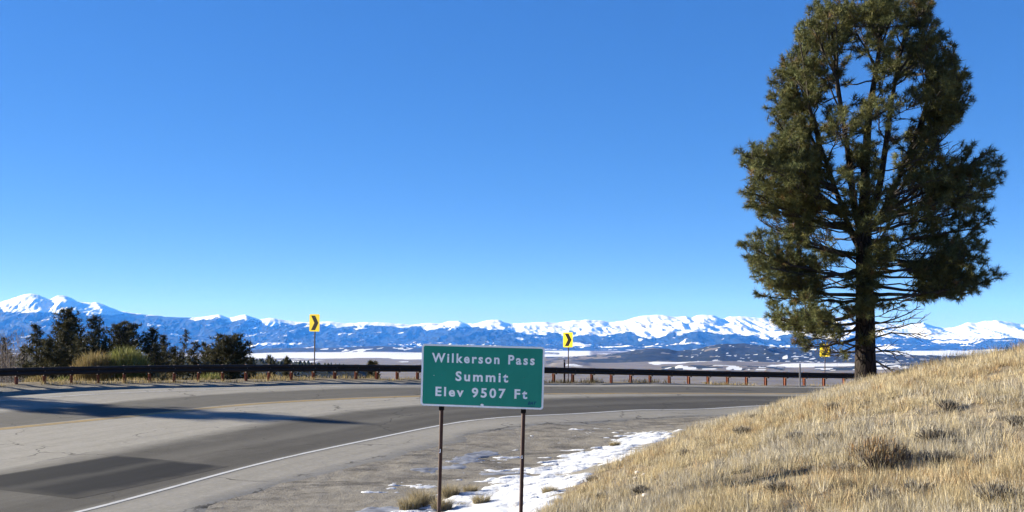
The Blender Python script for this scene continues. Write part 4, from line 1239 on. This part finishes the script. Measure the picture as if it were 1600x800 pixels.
# ------------------------------------------------------------------ guardrail
M_rail = noisy_mat('weathered_steel', (0.022, 0.016, 0.014), (0.034, 0.022, 0.018), 5.0, 0.75, 0.0, 0.3)
M_gpost = noisy_mat('rusted_post', (0.17, 0.052, 0.030), (0.24, 0.088, 0.048), 9.0, 0.85, 0.0, 0.2)
M_bolt = noisy_mat('bolt_steel', (0.20, 0.14, 0.11), (0.12, 0.08, 0.06), 30, 0.6, 0.3)
def box_bm(bm, x0, x1, y0, y1, z0, z1):
    r_ = bmesh.ops.create_cube(bm, size=1.0)
    for vv in r_['verts']:
        vv.co = Vector(((x0 + x1) / 2 + vv.co.x * (x1 - x0), (y0 + y1) / 2 + vv.co.y * (y1 - y0), (z0 + z1) / 2 + vv.co.z * (z1 - z0)))
def guardrail():
    path = resample(Rl, 0.05)
    s_ = np.r_[0, np.cumsum(np.linalg.norm(np.diff(path, axis=0), axis=1))]
    i0 = np.argmin(np.abs(path[:, 0] + 36)); i1 = np.argmin(np.abs(path[:, 0] - 27))
    # post spots: about one metre apart on the bend, a little more beyond it
    spots = []; s = s_[i0]
    while s < s_[i1]:
        x = np.interp(s, s_, path[:, 0])
        spots.append(s); s += float(np.interp(x, [-20, -9, 3, 12, 20], [0.98, 1.0, 1.10, 1.22, 1.34]))
    pts = np.stack([np.interp(spots, s_, path[:, 0]), np.interp(spots, s_, path[:, 1])], 1)
    gz = EYE - depth(pts[:, 0], pts[:, 1])
    # a smooth top line
    kk = 9; pad = np.r_[np.full(kk, gz[0]), gz, np.full(kk, gz[-1])]
    top = np.convolve(pad, np.ones(2 * kk + 1) / (2 * kk + 1), 'valid') + 0.74
    root = empty('guardrail', (*pts[0], gz[0]))
    tag(root, 'dark weathered steel guardrail on short rusty posts round the outside of the bend', 'guardrail')
    ox, oy, oz = root.location
    # shared post mesh: I section, web across the road
    bm = bmesh.new()
    box_bm(bm, -0.05, 0.05, 0.072, 0.08, -0.30, 1.0)
    box_bm(bm, -0.05, 0.05, -0.08, -0.072, -0.30, 1.0)
    box_bm(bm, -0.004, 0.004, -0.0715, 0.0715, -0.299, 0.999)
    me_post = bm_mesh('post', bm); me_post.materials.append(M_gpost)
    bm = bmesh.new()
    box_bm(bm, -0.05, 0.05, -0.10, 0.10, -0.18, 0.18)
    bmesh.ops.bevel(bm, geom=bm.edges[:], offset=0.008, segments=1, affect='EDGES')
    me_blk = bm_mesh('blockout', bm); me_blk.materials.append(M_rail)
    bm = bmesh.new()
    bmesh.ops.create_cone(bm, cap_ends=True, segments=8, radius1=0.022, radius2=0.016, depth=0.02)
    me_bolt = bm_mesh('bolt', bm); me_bolt.materials.append(M_bolt)
    prng = np.random.default_rng(71)
    for q, (p, z0, zt) in enumerate(zip(pts, gz, top)):
        a, b = pts[max(q - 1, 0)], pts[min(q + 1, len(pts) - 1)]
        ang = math.atan2(b[1] - a[1], b[0] - a[0])
        nx, ny = -math.sin(ang), math.cos(ang)
        bx_, by_ = p[0] + nx * 0.31, p[1] + ny * 0.31
        hgt = zt - z0 + 0.01
        po = obj('post', me_post, None, root, (bx_ - ox, by_ - oy, z0 - oz), (prng.normal() * 0.01, prng.normal() * 0.01, ang + prng.normal() * 0.03))
        po.scale = (1, 1, hgt)
        bk = obj('blockout', me_blk, None, root, (p[0] + nx * 0.128 - ox, p[1] + ny * 0.128 - oy, zt - 0.17 - oz), (0, 0, ang))
        bo = obj('bolt', me_bolt, None, root, (p[0] - nx * 0.012 - ox, p[1] - ny * 0.012 - oy, zt - 0.155 - oz), (R(90), 0, ang))
    # W-beam panels, four posts long, lapped
    prof = [(-0.010, 0.0), (-0.045, -0.012), (-0.083, -0.055), (-0.083, -0.095), (-0.022, -0.138), (-0.012, -0.155), (-0.022, -0.172), (-0.083, -0.215), (-0.083, -0.255), (-0.045, -0.298), (-0.010, -0.31)]
    prof = np.array(prof)
    back = prof + np.array([0.006, 0]); loop = np.vstack([prof, back[::-1]])
    sp_ = np.array(spots)
    q = 0; lap = 0
    while q < len(spots) - 1:
        e = min(q + 4, len(spots) - 1)
        ss_ = np.linspace(sp_[q] - 0.15, sp_[e] + 0.15, 12)
        cx = np.interp(ss_, s_, path[:, 0]); cy = np.interp(ss_, s_, path[:, 1]); cz = np.interp(ss_, sp_, top)
        tx, ty_ = np.gradient(cx), np.gradient(cy); l = np.hypot(tx, ty_); nx, ny = -ty_ / l, tx / l
        d = loop[:, 0][None, :] + 0.022 - (0.007 if lap % 2 else 0.0)
        V = np.stack([cx[:, None] + nx[:, None] * d - ox, cy[:, None] + ny[:, None] * d - oy, cz[:, None] + loop[:, 1][None, :] - oz], 2)
        m = len(loop)
        i = np.arange(12 * m).reshape(12, m); j = np.roll(i, -1, 1)
        Fc = np.stack([i[:-1].ravel(), i[1:].ravel(), j[1:].ravel(), j[:-1].ravel()], 1)
        obj('beam', make_mesh('beam', V.reshape(-1, 3), Fc), M_rail, root)
        q = e; lap += 1
    return pts
guardrail()

# ------------------------------------------------------------------ signs
M_yel = noisy_mat('yellow_sheeting', (0.86, 0.64, 0.01), (0.80, 0.58, 0.012), 3.0, 0.35, 0, 0.4)
M_blk = noisy_mat('black_legend', (0.005, 0.0045, 0.004), (0.010, 0.008, 0.007), 6.0, 0.7, 0, 0.1)
M_alu = noisy_mat('sign_back', (0.30, 0.31, 0.32), (0.38, 0.39, 0.40), 6.0, 0.45, 0.6)
M_pole = noisy_mat('brown_sign_post', (0.034, 0.017, 0.015), (0.055, 0.029, 0.025), 7.0, 0.6, 0, 0.25)
def rrect(w, h, r_, n=6):
    out = []
    for cx, cy, a0 in ((w / 2 - r_, h / 2 - r_, 0), (-w / 2 + r_, h / 2 - r_, 90), (-w / 2 + r_, -h / 2 + r_, 180), (w / 2 - r_, -h / 2 + r_, 270)):
        for k_ in range(n + 1):
            a = R(a0 + 90 * k_ / n)
            out.append((cx + r_ * math.cos(a), cy + r_ * math.sin(a)))
    return out
def slab(outline, y0, y1):
    """outline in x,z; front face at y0 (towards -Y), back at y1"""
    bm = bmesh.new()
    a = [bm.verts.new((x, y0, z)) for x, z in outline]
    b = [bm.verts.new((x, y1, z)) for x, z in outline]
    bm.faces.new(a); bm.faces.new(b[::-1])
    for i in range(len(a)):
        j = (i + 1) % len(a)
        bm.faces.new((a[i], b[i], b[j], a[j]))
    return bm
def chevron(px_, D, top_y, bot_y, rz, label, roll=0.0):
    x = (px_ - 800) / F * D
    z = zat(x, D)
    zt, zbm = EYE - (top_y - HY) / F * D, EYE - (bot_y - HY) / F * D
    h = zt - zbm; w = 0.61
    root = empty('chevron_sign', (x, D, z), rz); root.rotation_euler = (0, roll, rz)
    tag(root, label, 'sign', 'chevron signs along the bend')
    zc = (zt + zbm) / 2 - z
    pan = obj('panel', bm_mesh('panel', slab(rrect(w, h, 0.05), -0.002, 0.002)), M_yel, root, (0, -0.035, zc))
    ch = [(-0.20 * w / 0.61, 0.42 * h), (0.04, 0.42 * h), (0.235, 0), (0.04, -0.42 * h), (-0.20, -0.42 * h), (-0.005, 0)]
    obj('chevron', bm_mesh('chevron', slab(ch, -0.0035, -0.0021)), M_blk, pan)
    bk = obj('back', bm_mesh('back', slab(rrect(w - 0.004, h - 0.004, 0.05), 0.0021, 0.004)), M_alu, pan)
    tb = Tubes(); tb.add(np.array([(0, 0, -0.4), (0, 0, 1.0), (0, 0, zc + h * 0.46)]), [0.028] * 3, 8)
    obj('post', tb.mesh('post'), M_pole, root)
    for s in (-1, 1):
        bm = bmesh.new(); bmesh.ops.create_cone(bm, cap_ends=True, segments=8, radius1=0.014, radius2=0.012, depth=0.008)
        obj('bolt', bm_mesh('bolt', bm), M_bolt, pan, (0.0, -0.008, s * h * 0.33), (R(90), 0, 0))
    return root
chevron(491, 44.9, 491.0, 518.0, R(-30), 'yellow chevron sign standing behind the rail next to the rounded pine', R(1.0))
chevron(888, 51.3, 519.3, 542.6, R(-38), 'yellow chevron sign behind the rail beyond the green sign')
chevron(1289, 57.6, 537.3, 557.0, R(-39), 'yellow chevron sign seen through the lowest boughs of the big pine')

def delineator(px_, D, top_y, label, mat):
    x = (px_ - 800) / F * D; z = zat(x, D); zt = EYE - (top_y - HY) / F * D
    root = empty('delineator_post', (x, D, z)); tag(root, label, 'marker post')
    h = zt - z
    bm = bmesh.new(); box_bm(bm, -0.045, 0.045, -0.006, 0.006, -0.2, h)
    bmesh.ops.bevel(bm, geom=[e for e in bm.edges if abs(e.verts[0].co.z - e.verts[1].co.z) > 0.1], offset=0.004, segments=1, affect='EDGES')
    obj('post', bm_mesh('post', bm), mat, root)
    obj('reflector', bm_mesh('reflector', slab([(a * 0.9 * 0.04, h - 0.1 + b * 0.045) for a, b in ((1, 1), (-1, 1), (-1, -1), (1, -1))], -0.010, -0.0065)), M_white, root)
M_dpost = noisy_mat('marker_plastic', (0.48, 0.44, 0.38), (0.36, 0.32, 0.27), 6, 0.6)
delineator(882, 50.7, 562, 'thin dark marker post just behind the rail beside the chevron sign', M_pole)
delineator(1250, 53.0, 568, 'thin pale marker post standing at the road edge before the rail, near the hill', M_dpost)

# ---- green summit sign
t = NT('green_sheeting')
v = t.coord('Object')
c = t.mix(t.ramp(t.noise(v, 2.0, 6, 0.65), 0.3, 0.7), (0.0, 0.235, 0.160), (0.003, 0.265, 0.185))
M_green = t.fin(c, 0.42, 0, 0.4)
t = NT('white_sheeting')
v = t.coord('Object')
c = t.mix(t.ramp(t.noise(v, 9, 6, 0.7), 0.35, 0.7), (0.93, 0.95, 0.95), (0.84, 0.88, 0.89))
M_wsheet = t.fin(c, 0.45, 0, 0.4)
M_scrib = noisy_mat('blue_marker', (0.004, 0.06, 0.16), (0.004, 0.09, 0.17), 30, 0.5)
def text_mesh(name, s, width, cap, bold=0.03, space=1.32, shear=0.0):
    cu = bpy.data.curves.new(name, 'FONT')
    cu.body = s; cu.size = 1.0; cu.offset = bold; cu.space_character = space; cu.space_word = 1.15
    cu.shear = shear
    cu.extrude = 0.0; cu.resolution_u = 4
    ob = bpy.data.objects.new(name, cu); COL.objects.link(ob)
    dg = bpy.context.evaluated_depsgraph_get(); dg.update()
    me = bpy.data.meshes.new_from_object(ob.evaluated_get(dg))
    bpy.data.objects.remove(ob); bpy.data.curves.remove(cu)
    n = len(me.vertices); co = np.empty(n * 3); me.vertices.foreach_get('co', co); co = co.reshape(-1, 3)
    lo, hi = co.min(0), co.max(0)
    out = np.zeros_like(co)
    out[:, 0] = (co[:, 0] - (lo[0] + hi[0]) / 2) * width / (hi[0] - lo[0])
    out[:, 2] = (co[:, 1]) * cap / 0.729 - cap / 2       # cap height of the built-in face
    me.vertices.foreach_set('co', out.ravel()); me.update()
    me.name = name
    return me
def split_words(me, gap=0.075):
    bm = bmesh.new(); bm.from_mesh(me)
    xs = sorted((min(v_.co.x for v_ in f.verts), max(v_.co.x for v_ in f.verts)) for f in bm.faces)
    cuts = []; hi = xs[0][1]
    for a, b in xs:
        if a - hi > gap: cuts.append((a + hi) / 2)
        hi = max(hi, b)
    out = []
    edges = [-9] + cuts + [9]
    for a, b in zip(edges[:-1], edges[1:]):
        b2 = bm.copy()
        bmesh.ops.delete(b2, geom=[v_ for v_ in b2.verts if not a < v_.co.x < b], context='VERTS')
        m2 = bpy.data.meshes.new('lettering'); b2.to_mesh(m2); b2.free(); out.append(m2)
    bm.free()
    return out
SW, SHh = 1.86, 0.93
Ds = 14.75
sx_, sz_ = (747.5 - 800) / F * Ds, EYE - (588 - HY) / F * Ds
gzs = zat(sx_, Ds)
root = empty('summit_sign', (sx_, Ds, gzs))
root.rotation_euler = (0, R(1.5), R(-8))
tag(root, 'green road sign with white lettering, Wilkerson Pass Summit Elev 9507 Ft, on two posts', 'sign')
hc = sz_ - gzs
pan = obj('panel', bm_mesh('panel', slab(rrect(SW, SHh, 0.045, 8), -0.0015, 0.0015)), M_green, root, (0, -0.045, hc))
obj('back', bm_mesh('back', slab(rrect(SW - 0.002, SHh - 0.002, 0.045, 8), 0.0016, 0.0035)), M_alu, pan)
# border ring
bm = bmesh.new()
o1, o2 = rrect(SW - 0.001, SHh - 0.001, 0.045, 8), rrect(SW - 0.054, SHh - 0.054, 0.028, 8)
va = [bm.verts.new((x, -0.0026, z)) for x, z in o1]; vb = [bm.verts.new((x, -0.0026, z)) for x, z in o2]
for i in range(len(va)):
    j = (i + 1) % len(va); bm.faces.new((va[i], va[j], vb[j], vb[i]))
obj('border', bm_mesh('border', bm), M_wsheet, pan)
for s_t, cxp, cyp, wpx, cap in (('Wilkerson Pass', 748, 561, 160, 0.139), ('Summit', 747, 588.5, 82, 0.142), ('Elev 9507 Ft', 746.5, 613, 143, 0.139)):
    for me_w in split_words(text_mesh('lettering', s_t, wpx * SW / 191.0, cap)):
        obj('lettering', me_w, M_wsheet, pan, ((cxp - 747.5) * SW / 191, -0.0032, -(cyp - 588) * SW / 191 + 0.004))
o = obj('scribble', text_mesh('scribble', 'BAT', 0.13, 0.046, 0.03, 1.0, 0.3), M_scrib, pan, (0.762, -0.0032, -0.372))
o = obj('scribble', text_mesh('scribble', 'mx', 0.10, 0.02, 0.0, 1.0, 0.3), M_scrib, pan, (0.762, -0.0032, -0.415))
def dot(x, z, r_):
    out = [(x + r_ * math.cos(a) * (1 + 0.2 * math.sin(3 * a)), z + r_ * math.sin(a)) for a in np.linspace(0, 6.283, 12, endpoint=False)]
    obj('sticker', bm_mesh('sticker', slab(out, -0.0036, -0.0030)), M_wsheet, pan)
dot(0.01, -SHh / 2 + 0.034, 0.024); dot(-0.735, -0.005, 0.005)
for lx, lt, ty_ in ((-0.615, 'J', 706), (0.63, 'G', 711)):
    tb = Tubes()
    th = np.linspace(0, 1, 6)
    zz = np.linspace(-0.6, hc + SHh * 0.42, 8)
    tb.add(np.stack([np.full(8, lx), np.zeros(8), zz], 1), np.full(8, 0.030), 12)
    po = obj('post', tb.mesh('post'), M_pole, root)
    bm = bmesh.new()
    box_bm(bm, -0.036, 0.036, -0.036, 0.036, -0.05, 0.05)
    bmesh.ops.bevel(bm, geom=bm.edges[:], offset=0.01, segments=2, affect='EDGES')
    obj('black_block', bm_mesh('black_block', bm), M_blk, po, (lx, 0, hc - SHh / 2 - 0.02))  # black block round the post at the lower edge of the panel
    zl = EYE - (ty_ - HY) / F * Ds - gzs
    obj('letter', text_mesh('letter', lt, 0.026 if lt == 'J' else 0.034, 0.044, 0.03), M_wsheet, po, (lx - 0.004, -0.0315, zl))
    for zb_ in (0.32, 0.0, -0.32):
        bm = bmesh.new(); bmesh.ops.create_cone(bm, cap_ends=True, segments=8, radius1=0.012, radius2=0.010, depth=0.006)
        obj('bolt', bm_mesh('bolt', bm), M_green, pan, (lx, -0.004, zb_), (R(90), 0, 0))
